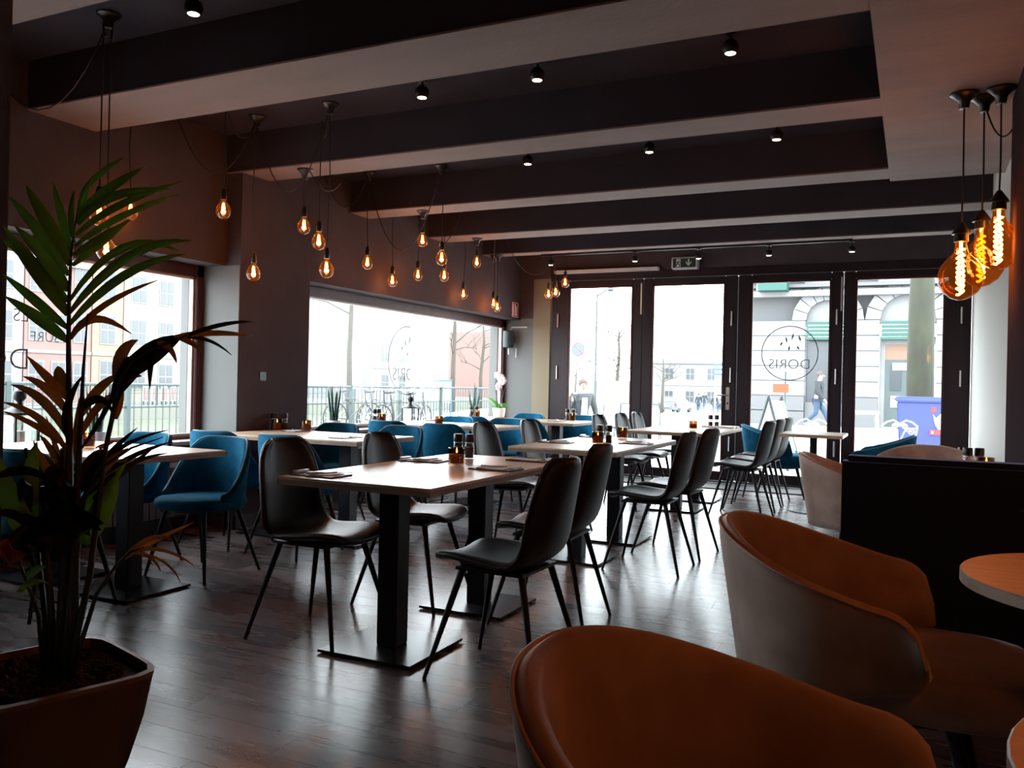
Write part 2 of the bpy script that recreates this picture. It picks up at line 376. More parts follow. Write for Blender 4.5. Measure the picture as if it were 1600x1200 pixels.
# exit sign, speaker, small red notice, wall socket, track with spots
e = thing('exit_sign', 'green running man exit sign with white frame above the glass doors', 'sign', (0, 0, 0))
p0, p1 = atY(1049, 403, YB-.13), atY(1089, 418, YB-.13)
ex, ez = (p0.x+p1.x)/2, (p0.z+p1.z)/2; ew, eh = .165, .072
G().box(ex-ew, ex+ew, YB-.12, YB, ez-eh, ez+eh).obj('frame', 'grey_white', e, bevel=.008)
panel = G().box(ex-ew+.022, ex+ew-.022, YB-.126, YB-.12, ez-eh+.016, ez+eh-.016).obj('panel', 'green_sign', e)
yy = YB-.129
G().box(ex-.10, ex-.045, yy, yy+.003, ez-.05, ez+.05).obj('doorway', 'white', panel)
mm = G(); P = lambda a, b: (ex-.075+a, yy-.003, ez+b)
mm.tube([P(.005, .03), P(.008, .036)], .009, 6).tube([P(0, .02), P(-.006, -.008), P(-.02, -.03), P(-.032, -.034)], .006, 5).tube([P(-.004, -.008), P(.014, -.02), P(.016, -.045)], .006, 5).tube([P(-.02, .004), P(0, .016), P(.022, .004), P(.03, .012)], .005, 5)
mm.obj('runner', 'green_sign', panel)
aa = G(); Q = lambda a, b: (ex+.055+a, yy, ez+b)
aa.poly([Q(-.008, .045), Q(.008, .045), Q(.008, -.03), Q(-.008, -.03)], .003).poly([Q(0, -.045), Q(-.036, .0), Q(-.036, .018), Q(0, -.024)], .003).poly([Q(0, -.045), Q(.036, 0), Q(.036, .018), Q(0, -.024)], .003)
aa.obj('arrow', 'white', panel)
s = thing('speaker', 'small dark teal loudspeaker on the wall beside the corner window', 'speaker', (0, 0, 0))
mat('teal_black', (.012, .03, .034), .5)
sx, sz = atY(789, 530, YB-.12).x+.06, atY(789, 530, YB-.12).z
G().lathe([(.055, -.12), (.075, -.11), (.08, 0), (.075, .11), (.055, .12)], (sx, YB-.13, sz), 20).obj('cabinet', 'teal_black', s, smooth=True)
G().tube([(sx-.01, YB-.05, sz+.12), (sx-.01, YB-.02, sz+.17), (sx+.22, YB-.02, sz+.17)], .010, 6).obj('conduit', 'grey_white', s)
G().tube([(sx-.02, YB-.08, sz-.12), (sx-.02, YB-.08, sz-.21)], .010, 6).tube([(sx+.07, YB-.03, sz-.12), (sx+.07, YB-.03, sz-.25)], .008, 6).obj('plug', 'grey_white', s)
G().box(sx-.03, sx+.03, YB-.08, YB, sz-.03, sz+.03).obj('bracket', 'black_metal', s)
n = thing('notice', 'narrow red notice plate with white print on the left wall', 'sign', (0, 0, 0))
ny, nz = 10.38, 2.19
G().box(XU, XU+.006, ny-.10, ny+.10, nz-.10, nz+.10).obj('plate', 'red_sign', n)
for a in (-.062, .0, .045):
    G().box(XU+.006, XU+.008, ny+a-.012, ny+a+.012, nz-.08, nz+(.08 if a < .04 else .05)).obj('print', 'white', n)
G().box(XU+.006, XU+.008, ny-.098, ny-.092, nz-.098, nz+.098).box(XU+.006, XU+.008, ny+.092, ny+.098, nz-.098, nz+.098).box(XU+.006, XU+.008, ny-.098, ny+.098, nz-.098, nz-.092).box(XU+.006, XU+.008, ny-.098, ny+.098, nz+.092, nz+.098).obj('border', 'white', n)
def spot(name, label, px, py, z, drop=.035, r=.046, group=None, y=None):
    p = atZ(px, py, z); t = thing(name, label, 'spotlight', (p.x, y or p.y, z), 0, group)
    G().tube([(0, 0, 0), (0, 0, -.012)], .03, 12).tube([(0, 0, -.01), (0, 0, -drop)], .008, 8).obj('stem', 'black_metal', t)
    G().lathe([(.004, 0), (r*.5, -r*.14), (r*.87, -r*.5), (r, -r), (r*.9, -r*1.44), (r*.72, -r*1.7)], (0, 0, -drop+.005), 16).obj('housing', 'black_metal', t, smooth=True)
    G().lathe([(.001, -r*1.66), (r*.66, -r*1.68), (r*.60, -r*1.74), (.001, -r*1.76)], (0, 0, -drop+.005), 12).obj('lens', 'spot_lens', t)
    l = bpy.data.lights.new('spot_beam', 'SPOT'); l.energy = 2; l.color = (1, .8, .58); l.spot_size = math.radians(75); l.shadow_soft_size = .03; l.spot_blend = .6
    lo = link(bpy.data.objects.new('spot_beam', l), t); lo.location = (0, 0, -drop-r*1.9); return t
for i, (a, b) in enumerate(((303, -12), (660, 126), (840, 97), (1142, 52), (825, 236), (1015, 216), (1214, 195))):
    spot('ceiling_spot', ['black ball ceiling spot beside the lamp roses of the first bay', 'black ball ceiling spot in the bay past the widest beam', 'black ball ceiling spot in the bay before the second row of spots'][0 if i == 0 else 1 if i < 4 else 2], a, b, ZC, group=None if i == 0 else 'ball spots of the nearer ceiling bay' if i < 4 else 'ball spots of the farther ceiling bay')
tr = box('spot_track', 'black_metal', -4.2, -.62, 9.56, 9.60, ZB-.022, ZB); tag(tr, 'thin black lighting track running below the last ceiling beam', 'light track')
for a, b in ((862, 400), (990, 392), (1090, 387), (1200, 381), (1331, 375)):
    p = atZ(a, b, ZB-.02); spot('track_spot', 'black ball spot hanging from the lighting track', a, b, ZB-.02, drop=.05, r=.042, group='spots on the lighting track', y=9.58)
# ================================================================ tables
ZT = .765
def table(label, x0, x1, y0, y1, along, group=None):
    t = thing('dining_table', label, 'table', ((x0+x1)/2, (y0+y1)/2, 0), 0, group)
    hx, hy = (x1-x0)/2, (y1-y0)/2
    top = G().box(-hx, hx, -hy, hy, ZT-.012, ZT).obj('tabletop', 'oak' if along == 'x' else 'oak_y', t, bevel=.003)
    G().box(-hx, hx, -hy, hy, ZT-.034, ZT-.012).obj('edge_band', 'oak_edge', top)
    L = hx if along == 'x' else hy
    for s in (-1, 1):
        o = s*(L-.335); cx, cy = (o, 0) if along == 'x' else (0, o)
        c = G().box(cx-.05, cx+.05, cy-.05, cy+.05, .018, ZT-.034).obj('column', 'black_metal', t, bevel=.004)
        G().box(cx-.16, cx+.16, cy-.16, cy+.16, ZT-.045, ZT-.034).obj('mount', 'black_metal', c)
        p = G().box(cx-.235, cx+.235, cy-.225, cy+.225, .006, .018).obj('base_plate', 'plate_metal', t, bevel=.002)
        for a in (-1, 1):
            for b in (-1, 1): G().tube([(cx+a*.2, cy+b*.19, 0), (cx+a*.2, cy+b*.19, .007)], .018, 10).obj('foot', 'black_metal', p)
    return t
T1 = table('pale oak table closest to the potted palm and the brown tub chairs', -2.45, -1.69, 2.83, 4.33, 'y')
T2 = table('pale oak table standing second in the row of black chairs', -2.45, -1.69, 5.10, 6.58, 'y')
T3 = table('pale oak table with black chairs right before the glass doors', -2.48, -1.66, 7.78, 9.24, 'y')
T0 = table('pale oak table seen through the palm fronds beneath the lettered window', -4.86, -3.55, 2.93, 3.67, 'x')
TL1 = table('pale oak table with blue chairs beside the pier between the windows', -4.72, -3.42, 4.74, 5.48, 'x')
TL2 = table('pale oak table with blue chairs below the window with bicycles', -4.86, -3.55, 6.98, 7.72, 'x')
TL3 = table('pale oak table with blue chairs and the white orchid in the corner', -4.86, -3.36, 8.62, 9.36, 'x')
def small_table(name, label, cx, cy, r, z, m, square=False):
    t = thing(name, label, 'table', (cx, cy, 0))
    if square: top = G().box(-r, r, -r*1.2, r*1.2, z-.03, z).obj('tabletop', m, t, bevel=.004)
    else:
        top = G().lathe([(r, z-.028), (r, z)], (0, 0, 0), 48).obj('tabletop', m, t)
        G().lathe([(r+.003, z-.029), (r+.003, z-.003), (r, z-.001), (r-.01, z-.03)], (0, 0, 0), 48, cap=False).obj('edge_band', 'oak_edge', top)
    G().tube([(0, 0, .012), (0, 0, z-.03)], .035, 14).obj('column', 'black_metal', t)
    G().lathe([(.22, 0), (.22, .008), (.06, .016), (.04, .03)], (0, 0, 0), 28).obj('base_plate', 'plate_metal', t); return t
small_table('square_table', 'small square table between the two blue tub chairs at the doors', -.88, 8.72, .29, ZT, 'oak', True)
small_table('round_table', 'round orange oak table in front of the middle brown tub chair', .50, 2.43, .385, .74, 'orange_oak')
small_table('round_table', 'round orange oak table in front of the large brown tub chair', .50, 1.20, .385, .74, 'orange_oak')
small_table('round_table', 'round table with shakers behind the navy bench', .12, 5.62, .34, .74, 'orange_oak')

# ================================================================ black shell chair
def shell_chair(name, label):
    t = thing(name, label, 'chair')
    prof = [(.245, .448, .150), (.225, .474, .188), (.15, .480, .212), (.05, .470, .222), (-.06, .463, .226), (-.135, .470, .226), (-.185, .505, .222), (-.213, .565, .216), (-.235, .65, .208), (-.256, .745, .196), (-.272, .82, .178), (-.283, .872, .142), (-.288, .895, .085)]
    nv = 9; n = len(prof)
    def fn(i, j):
        x, z, w = prof[i]; v = -1+2*j/(nv-1); k = min(1, max(0, (i-3)/5)); e = abs(v)**2.2
        return (x+k*.055*e*(1 if i > 4 else 0), v*w, z+(1-k)*.022*e)
    g = G().grid(fn, n, nv)
    sh = g.obj('seat_shell', 'leather', t, solid=.034, sub=1, smooth='all')
    edge = [fn(i, 0) for i in range(n)]+[fn(n-1, j) for j in range(1, nv-1)]+[fn(i, nv-1) for i in range(n-1, -1, -1)]
    G().tube(edge, .0045, 5).obj('piping', 'piping', sh, smooth='all')
    u = G().box(-.15, .15, -.16, .16, .435, .447).obj('seat_frame', 'black_metal', t)
    for sx in (1, -1):
        for sy in (1, -1):
            G().tube([(sx*.13, sy*.13, .445), (sx*.247, sy*.222, .0)], [.0155, .0085], 10).obj('leg', 'black_metal', t, smooth=True)
    return t
SH = shell_chair('shell_chair', 'black leather shell chair with its back towards the potted palm')
SH.location = (-2.465, 3.165, 0); SH.rotation_euler = (0, 0, math.radians(-1))
R = math.radians
dup(SH, (-2.42, 3.90, 0), R(2), 'black leather shell chair beside the one facing away from the palm')
dup(SH, (-1.485, 3.11, 0), R(178), 'black leather shell chair nearest the large brown tub chair')
dup(SH, (-1.63, 3.93, 0), R(183), 'black leather shell chair pushed in behind the one by the tub chairs')
dup(SH, (-2.60, 5.48, 0), R(-2), 'black shell chair on the blue chair side of the second table, nearer the palm table')
dup(SH, (-2.58, 6.26, 0), R(3), 'black shell chair on the blue chair side of the second table, nearer the door table')
dup(SH, (-1.55, 5.40, 0), R(181), 'black shell chair on the open floor side of the second table, nearer the palm table')
dup(SH, (-1.53, 6.00, 0), R(176), 'black shell chair on the open floor side of the second table, nearer the door table')
for yv, wh in ((7.92, 'farthest from the doors'), (8.62, 'middle one of three'), (9.22, 'closest to the doors')):
    dup(SH, (-2.58, yv, 0), R(random.uniform(-4, 4)), 'black shell chair on the blue chair side of the door table, '+wh)
for yv, wh in ((7.98, 'farthest from the doors'), (8.60, 'middle one of three'), (9.20, 'closest to the doors')):
    dup(SH, (-1.43, yv, 0), R(180+random.uniform(-4, 4)), 'black shell chair on the open floor side of the door table, '+wh)

# ================================================================ blue velvet chair
def barrel(g, rx, ry, th, top, bot, amax, lean, n=33, m=7, cx=0, rnd=.02):
    """curved backrest: closed ring section swept round the seat, rear at -x"""
    def sec(i):
        a = -amax+2*amax*i/(n-1); s = abs(a)/amax
        zt, zb = top(s), bot(s); out = []
        c, sn = -math.cos(a), math.sin(a)
        for q in range(m):   # outer face bottom to top
            k = q/(m-1); z = zb+(zt-zb)*k; o = lean*k; taper = 1-.0*k
            out.append((cx+(rx+o)*c, (ry+o)*sn, z))
        out[-1] = (cx+(rx+lean-th*.12)*c, (ry+lean-th*.12)*sn, zt-rnd*.4)
        out.append((cx+(rx+lean-th*.5)*c, (ry+lean-th*.5)*sn, zt))
        for q in range(m):   # inner face top to bottom
            k = 1-q/(m-1); z = zb+(zt-zb)*k; o = lean*k
            out.append((cx+(rx+o-th)*c, (ry+o-th)*sn, z))
        out[m+1] = (cx+(rx+lean-th*.88)*c, (ry+lean-th*.88)*sn, zt-rnd*.4)
        return out
    S = [sec(i) for i in range(n)]; k = len(S[0]); vs = [v for s_ in S for v in s_]; fs = []
    for i in range(n-1):
        for j in range(k): fs.append((i*k+j, i*k+(j+1) % k, (i+1)*k+(j+1) % k, (i+1)*k+j))
    fs += [tuple(range(k))[::-1], tuple(range((n-1)*k, n*k))]
    g.add(vs, fs); return [s_[m] for s_ in S], S
def sm(a, b, x):
    t = max(0, min(1, (x-a)/(b-a))); return t*t*(3-2*t)
def cushion(rx, ry, z0, z1, cx=0, p=2.6, n=28):
    g = G(); prof = [(.86, z0), (.97, z0+.012), (1.0, z0+(z1-z0)*.5), (.975, z1-.018), (.90, z1-.004), (.5, z1+.004), (.02, z1+.006)]
    vs = []; fs = []
    for r, z in prof:
        for k in range(n):
            a = 2*math.pi*k/n; c, s_ = math.cos(a), math.sin(a); q = (abs(c)**p+abs(s_)**p)**(-1/p)
            vs.append((cx+rx*r*c*q, ry*r*s_*q, z))
    for i in range(len(prof)-1):
        for k in range(n): fs.append((i*n+k, i*n+(k+1) % n, (i+1)*n+(k+1) % n, (i+1)*n+k))
    fs += [tuple(range(n))[::-1], tuple(range((len(prof)-1)*n, len(prof)*n))]
    return g.add(vs, fs)
def velvet_chair(name, label):
    t = thing(name, label, 'chair')
    cushion(.245, .245, .405, .475, .03).obj('seat', 'blue_velvet', t, smooth='all')
    g = G(); rim, S = barrel(g, .215, .235, .05, lambda s: .81-.315*sm(.28, 1.0, s)**1.15, lambda s: .40+.0*s, R(118), .035)
    b = g.obj('backrest', 'blue_velvet', t, smooth='all')
    G().tube([Vector(p)+Vector((0, 0, .001)) for p in rim], .005, 5).obj('piping', 'blue_piping', b, smooth='all')
    G().lathe([(.19, .392), (.2, .405)], (0.02, 0, 0), 20).obj('seat_frame', 'black_metal', t)
    for sx in (1, -1):
        for sy in (1, -1):
            G().tube([(sx*.14+.02, sy*.14, .40), (sx*.235, sy*.225, 0)], [.0165, .009], 10).obj('leg', 'black_metal', t, smooth=True)
    return t
BV = velvet_chair('velvet_chair', 'blue velvet chair closest to the palm, turned to its table')
BV.location = (-3.84, 3.80, 0); BV.rotation_euler = (0, 0, R(-87))
def bv(x, y, deg, label, group=None): return dup(BV, (x, y, 0), R(deg), label, group)
bv(-4.47, 3.78, -92, 'blue velvet chair half hidden by palm tips at the first window')
bv(-3.95, 2.86, 88, 'blue velvet chair behind the palm stems, on the near side of its table', 'velvet chairs behind the palm')
bv(-4.55, 2.86, 92, 'blue velvet chair behind the palm stems, on the near side of its table', 'velvet chairs behind the palm')
bv(-4.40, 4.56, 93, 'blue velvet chair with its back to the one beside the palm, nearer the window')
bv(-3.80, 4.58, 88, 'blue velvet chair right behind the first black shell chair')
bv(-4.42, 5.72, -88, 'blue velvet chair against the pier with a table edge before it')
bv(-3.83, 5.78, -93, 'blue velvet chair seen from inside beyond the second black shell chair')
bv(-4.46, 6.80, 92, 'blue velvet chair below the bicycle window, back towards the pier')
bv(-3.84, 6.76, 88, 'blue velvet chair turned away right behind the one facing the pier table')
bv(-4.46, 7.86, -90, 'blue velvet chair at the bicycle window table, facing the pier', 'far chairs of the bicycle window table')
bv(-3.86, 7.88, -86, 'blue velvet chair at the bicycle window table, facing the pier', 'far chairs of the bicycle window table')
bv(-4.46, 8.46, 91, 'blue velvet chair at the corner table with its back to the pier', 'near chairs of the corner table')
bv(-3.80, 8.44, 87, 'blue velvet chair at the corner table with its back to the pier', 'near chairs of the corner table')
bv(-4.40, 9.62, -90, 'blue velvet chair at the corner table against the back wall', 'chairs along the back wall')
bv(-3.72, 9.64, -94, 'blue velvet chair at the corner table against the back wall', 'chairs along the back wall')

# ================================================================ tub chairs
def tub_path(s, rx=.30, arm=.20):
    """plan of the shell: half circle behind, straight arms in front; s in -1..1"""
    half = math.pi/2*rx; L = half+arm; d = abs(s)*L; sg = 1 if s >= 0 else -1
    if d < half: a = d/rx; return Vector((-rx*math.cos(a), sg*rx*math.sin(a), 0)), Vector((-math.cos(a), sg*math.sin(a), 0))
    k = (d-half)/arm; return Vector((d-half, sg*(rx+.012*k), 0)), Vector((-.12*k, sg, 0)).normalized()
def tub_chair(name, label, vel):
    t = thing(name, label, 'armchair')
    cushion(.31, .262, .335, .468, .16, 3.4, 36).obj('seat', vel, t, smooth='all')
    g = G(); n = 61; m = 9; th = .05; lean = .065; S = []; rim = []
    for i in range(n):
        u = -1+2*i/(n-1); u = math.copysign(abs(u)**.92, u); c, nr = tub_path(u); s = abs(u); c = c+Vector((.0, 0, 0))
        e = max(0, (s-.86)/.14); rnd = (1-math.sqrt(max(0, 1-e*e)))
        zt = .785-.15*sm(.05, .95, s)-.11*rnd; zb = .36+.06*sm(.55, .9, s)+.05*rnd; sec = []
        for q in range(m): k = q/(m-1); sec.append(c+nr*(lean*k)+Vector((0, 0, zb+(zt-zb)*k)))
        sec[-1] = c+nr*(lean-.006)+Vector((0, 0, zt-.012)); sec.append(c+nr*(lean-th*.5)+Vector((0, 0, zt)))
        for q in range(m): k = 1-q/(m-1); sec.append(c+nr*(lean*k-th)+Vector((0, 0, zb+(zt-zb)*k)))
        sec[m+1] = c+nr*(lean-th+.006)+Vector((0, 0, zt-.012)); S.append(sec); rim.append(sec[m-1])
    k = len(S[0]); g.add([v for s_ in S for v in s_], [(i*k+j, i*k+(j+1) % k, (i+1)*k+(j+1) % k, (i+1)*k+j) for i in range(n-1) for j in range(k)]+[tuple(range(k))[::-1], tuple(range((n-1)*k, n*k))])
    b = g.obj('backrest', vel, t, smooth='all')
    G().tube([p_+Vector((0, 0, .003)) for p_ in rim[2:-2]], .004, 5).obj('piping', vel+'_piping', b, smooth='all')
    G().lathe([(.20, .31), (.23, .338)], (.08, 0, 0), 24).obj('seat_frame', 'black_metal', t)
    for sx in (1, -1):
        for sy in (1, -1):
            G().tube([(sx*.17+.08, sy*.17, .32), (sx*.25+.08, sy*.24, 0)], [.019, .011], 10).obj('leg', 'black_metal', t, smooth=True)
    return t
mat('brown_velvet_piping', (.42, .27, .20), .7); mat('blue_velvet_piping', (.08, .18, .25), .7)
TB = tub_chair('tub_chair', 'large brown velvet tub chair turned to a round orange table', 'brown_velvet')
TB.location = (-.135, 1.17, 0); TB.rotation_euler = (0, 0, R(2)); TB.scale = (1.04, 1.04, 1.02)
dup(TB, (-.15, 2.61, 0), R(-2), 'brown velvet tub chair in front of the navy bench')
dup(TB, (-.27, 5.55, 0), R(5), 'brown velvet tub chair cut off by the end of the navy bench')
dup(TB, (.10, 6.62, 0), R(-90), 'brown velvet tub chair whose rim shows above the navy bench')
TBB = tub_chair('tub_chair', 'blue velvet tub chair with high rim at the door panes, by the blue bin', 'blue_velvet')
TBB.location = (-.33, 8.78, 0); TBB.rotation_euler = (0, 0, R(176))
dup(TBB, (-1.42, 9.86, 0), R(8), 'blue velvet tub chair behind the row of three black chairs')

bn = thing('bench', 'tall navy upholstered bench with its back to the round tables', 'bench', (-.25, 3.52, 0))
G().box(0, 1.8, 0, .13, .06, .93).obj('back_panel', 'navy', bn, bevel=.022, smooth=True)
G().box(0.01, 1.8, .13, .365, .06, .40).obj('base', 'navy', bn, bevel=.01); G().box(0, 1.8, .12, .37, .40, .47).obj('seat', 'navy', bn, bevel=.02, smooth=True)
G().box(.02, 1.78, .02, .35, 0, .06).obj('plinth', 'black_metal', bn)
G().box(.60, .69, -.003, 0, .765, .768).obj('seam', 'piping', bn)

# ================================================================ radiators below the windows
def radiator(label, y0, y1):
    t = thing('radiator', label, 'radiator', (0, 0, 0))
    mat_n = 'niche_grey'
    G().box(-5.085, -4.995, y0, y1, .50, .53).obj('top_grille', 'grey_white', t)
    nn = int((y1-y0)/.06)
    g = G()
    for k in range(nn):
        a = y0+(y1-y0)*k/nn; g.box(-5.02, -5.0, a+.006, a+(y1-y0)/nn-.006, .13, .50)
    g.box(-5.06, -5.02, y0, y1, .13, .50).obj('panel', mat_n, t)
    for a in (y0+.1, y1-.1): G().box(-5.10, -5.05, a-.02, a+.02, .2, .45).obj('bracket', mat_n, t)
radiator('pale panel radiator under the lettered window', 3.3, 4.85); radiator('pale panel radiator under the bicycle window', 6.4, 8.4)
sk = thing('wall_socket', 'small dark wall socket on the pier between the windows', 'socket', (0, 0, 0))
q = atX(410, 588, XP); G().box(XP, XP+.008, q.y-.04, q.y+.04, q.z-.04, q.z+.04).obj('cover', 'black_plastic', sk, bevel=.004)
G().tube([(XP+.008, q.y-.006, q.z), (XP+.011, q.y-.006, q.z)], .004, 6).tube([(XP+.008, q.y+.008, q.z), (XP+.011, q.y+.008, q.z)], .004, 6).obj('screw', 'alu', sk)

# ================================================================ things on the tables
def candle(label, x, y, z=ZT, lit=True, r=.042, h=.088, group=None):
    t = thing('candle', label, 'candle', (x, y, z), 0, group)
    G().lathe([(r-.006, .001), (r, .004), (r, h), (r-.004, h), (r-.004, .012), (.002, .010)], (0, 0, 0), 18, cap=False).obj('glass_cup', 'amber_cup', t, smooth=True)
    w_ = G().lathe([(r-.008, .012), (r-.008, h*.62), (.006, h*.60)], (0, 0, 0), 14).obj('wax', 'wax', t, smooth=True)
    G().tube([(0, 0, h*.6), (.001, 0, h*.74)], .0015, 5).obj('wick', 'black_metal', w_)
    if lit:
        G().lathe([(.0005, 0), (.005, .006), (.0035, .016), (.0004, .026)], (.001, 0, h*.70), 8).obj('flame', 'flame', t)
    return t
def shaker(label, x, y, z=ZT, group=None, r=.026):
    t = thing('shaker', label, 'shaker', (x, y, z), 0, group)
    G().lathe([(r*.9, 0), (r, .004), (r, .07), (r*.86, .082), (r*.86, .092)], (0, 0, 0), 14, cap=False).obj('jar', 'clear_glass', t, smooth=True)
    G().lathe([(r*.88, .004), (r*.88, .062), (.004, .066)], (0, 0, 0), 12).obj('contents', 'spices', t)
    G().lathe([(r*.92, .090), (r, .094), (r, .128), (r*.9, .134), (.002, .134)], (0, 0, 0), 14).obj('cap', 'black_plastic', t, smooth=True)
    G().lathe([(r*1.005, .084), (r*1.005, .091)], (0, 0, 0), 14, cap=False).obj('collar', 'alu', t); return t
def menu(label, x, y, z, deg, group=None):
    t = thing('menu_board', label, 'menu', (x, y, z), R(deg), group)
    G().box(-.115, .115, -.075, .075, 0, .006).obj('board', 'black_plastic', t, bevel=.002)
    G().box(-.06, .085, -.05, .05, .006, .009).obj('paper', 'paper', t)
    G().box(-.118, -.095, -.045, .045, .009, .018).obj('clip', 'steel', t, bevel=.002); return t
def fork(label, x, y, z, deg, group=None):
    t = thing('fork', label, 'fork', (x, y, z), R(deg), group)
    G().tube([(-.10, 0, .004), (-.02, 0, .004), (.03, 0, .008)], [.005, .003, .004], 6).obj('handle', 'steel', t)
    h_ = G().box(.03, .05, -.011, .011, .006, .009)
    for k in range(4): h_.box(.05, .095, -.011+k*.0061, -.011+k*.0061+.0035, .007, .0095)
    h_.obj('tines', 'steel', t); return t
def onT(px, py, z=ZT): p = atZ(px, py, z); return p.x, p.y
def inside(p, r, m=.05): return (min(max(p[0], r[0]+m), r[1]-m), min(max(p[1], r[2]+m), r[3]-m))
RT = {1: (-2.45, -1.69, 2.83, 4.33), 2: (-2.45, -1.69, 5.10, 6.58), 3: (-2.48, -1.66, 7.78, 9.24), 4: (-4.86, -3.55, 2.93, 3.67), 5: (-4.72, -3.42, 4.74, 5.48), 6: (-4.86, -3.55, 6.98, 7.72), 7: (-4.86, -3.36, 8.62, 9.36)}
def on(k, px, py, m=.06): return inside(onT(px, py), RT[k], m)
candle('amber candle glass on the table before the palm side chairs', *on(1, 713, 727))
p = on(1, 716, 717); shaker('black capped shaker behind the lit candle, palm side table', p[0]-.03, p[1]+.05, group='shakers of the palm side table'); shaker('black capped shaker behind the lit candle, palm side table', p[0]+.035, p[1]+.06, group='shakers of the palm side table')
candle('amber candle glass touching two shakers on the second table', *on(2, 934, 694))
p = on(2, 934, 694); shaker('black capped shaker behind a candle on the second table', p[0]-.02, p[1]+.09, group='shakers of the second table'); shaker('black capped shaker behind a candle on the second table', p[0]+.05, p[1]+.09, group='shakers of the second table')
candle('amber candle glass standing alone on the second table', *on(2, 976, 684))
candle('amber candle glass on the table before the glass doors', *on(3, 1083, 671))
p = on(3, 1110, 668); shaker('black capped shaker on the table before the glass doors', p[0], p[1], group='shakers of the door table'); shaker('black capped shaker on the table before the glass doors', p[0]+.065, p[1], group='shakers of the door table')
candle('amber candle glass glowing behind the palm stems', *on(4, 136, 700))
p = on(5, 379, 669); candle('amber candle glass in front of the pier', *p); shaker('black capped shaker in front of the pier', p[0]-.08, p[1]+.05, group='shakers before the pier'); shaker('black capped shaker in front of the pier', p[0]-.01, p[1]+.10, group='shakers before the pier')
candle('amber candle glass at the middle of the table by the pier', *on(5, 489, 673))
p = on(6, 586, 660); candle('amber candle glass beside shakers below the bicycles', *p); shaker('black capped shaker below the bicycles', p[0]-.10, p[1]+.02, group='shakers below the bicycle window'); shaker('black capped shaker below the bicycles', p[0]-.10, p[1]+.09, group='shakers below the bicycle window')
candle('amber candle glass alone on the bicycle window table', *on(6, 686, 664))
p = on(7, 740, 652); candle('amber candle glass by the corner snake plant', *p); shaker('black capped shaker by the corner snake plant', p[0]-.09, p[1]+.02, group='shakers by the corner snake plant'); shaker('black capped shaker by the corner snake plant', p[0]-.05, p[1]+.09, group='shakers by the corner snake plant')
candle('unlit dark candle cup on the corner table', *on(7, 812, 651), lit=False)
p = on(7, 921, 655); candle('amber candle glass at the door end of the corner table', *p); shaker('black capped shaker at the door end of the corner table', p[0]-.08, p[1]+.05, group='shakers at the door end'); shaker('black capped shaker at the door end of the corner table', p[0]-.01, p[1]+.06, group='shakers at the door end')
p = atY(1541, 724, 5.42); candle('lit amber candle glass behind the navy bench', p.x, 5.42, .74); shaker('black capped shaker behind the navy bench', p.x-.09, 5.47, .74, 'shakers behind the bench'); shaker('black capped shaker behind the navy bench', p.x-.03, 5.50, .74, 'shakers behind the bench')
for k, px, py, d, lb in ((1, 497, 743, 0, 'menu board at the palm end of the first table'), (1, 640, 719, 4, 'menu board before the second chair facing away from the palm'), (1, 795, 735, 178, 'menu board before the chair by the tub chairs'), (1, 850, 716, 176, 'menu board at the far end of the first table'),
                        (2, 838, 690, 0, 'menu board at the blue chair end of the second table'), (2, 905, 678, 0, 'menu board at the far window side of the second table'), (2, 1003, 694, 180, 'menu board on the open floor side of the second table'),
                        (3, 1150, 668, 180, 'menu board on the open floor side of the door table'), (5, 540, 684, 90, 'menu board on the table by the pier'), (5, 560, 668, -90, 'menu board on the far side of the pier table'), (6, 735, 667, 90, 'menu board on the bicycle window table'), (7, 870, 658, 90, 'menu board on the corner table')):
    x, y = on(k, px, py, .13); menu('black '+lb, x, y, ZT, d); a = R(d)
    fork('steel fork across the '+lb, x+.05*math.cos(a), y+.05*math.sin(a), ZT+.009, d+40)
tag(link(bpy.data.objects.new('stacked_menus', G().box(-.17, .17, -.11, .11, 0, .02).mesh('stacked_menus', 'paper', bevel=.003))), 'white stack of menus on the end of the door table', 'menus').location = (-1.86, 9.05, ZT)
# ================================================================ pendant bulbs
def ceil_z(y):
    return ZB if any(a <= y <= b for a, b in BEAMS) else ZC
def sag(a, b, d, n=12):
    a, b = Vector(a), Vector(b); return [a.lerp(b, k/n)-Vector((0, 0, d*4*(k/n)*(1-k/n))) for k in range(n+1)]
ROSE = G().lathe([(.062, 0), (.062, -.008), (.05, -.014), (.026, -.040), (.021, -.075), (.004, -.077)], (0, 0, 0), 16).mesh('ceiling_rose', 'socket', smooth=True)
SOCK = G().lathe([(.004, .075), (.012, .07), (.019, .05), (.021, .0), (.019, -.006)], (0, 0, 0), 14).mesh('socket', 'socket', smooth=True)
BULB = G().lathe([(.014, 0), (.016, -.014), (.026, -.028), (.041, -.047), (.0500, -.070), (.0512, -.088), (.0465, -.109), (.034, -.127), (.016, -.137), (.001, -.139)], (0, 0, 0), 18, cap=False).mesh('bulb', 'bulb_glass', smooth='all')
fl = G()
for k in range(6):
    a = k*math.pi/3; fl.tube([(.006*math.cos(a), .006*math.sin(a), -.030), (.011*math.cos(a), .011*math.sin(a), -.062), (.008*math.cos(a+.4), .008*math.sin(a+.4), -.102)], .0016, 5)
FIL = fl.mesh('filament', 'filament')
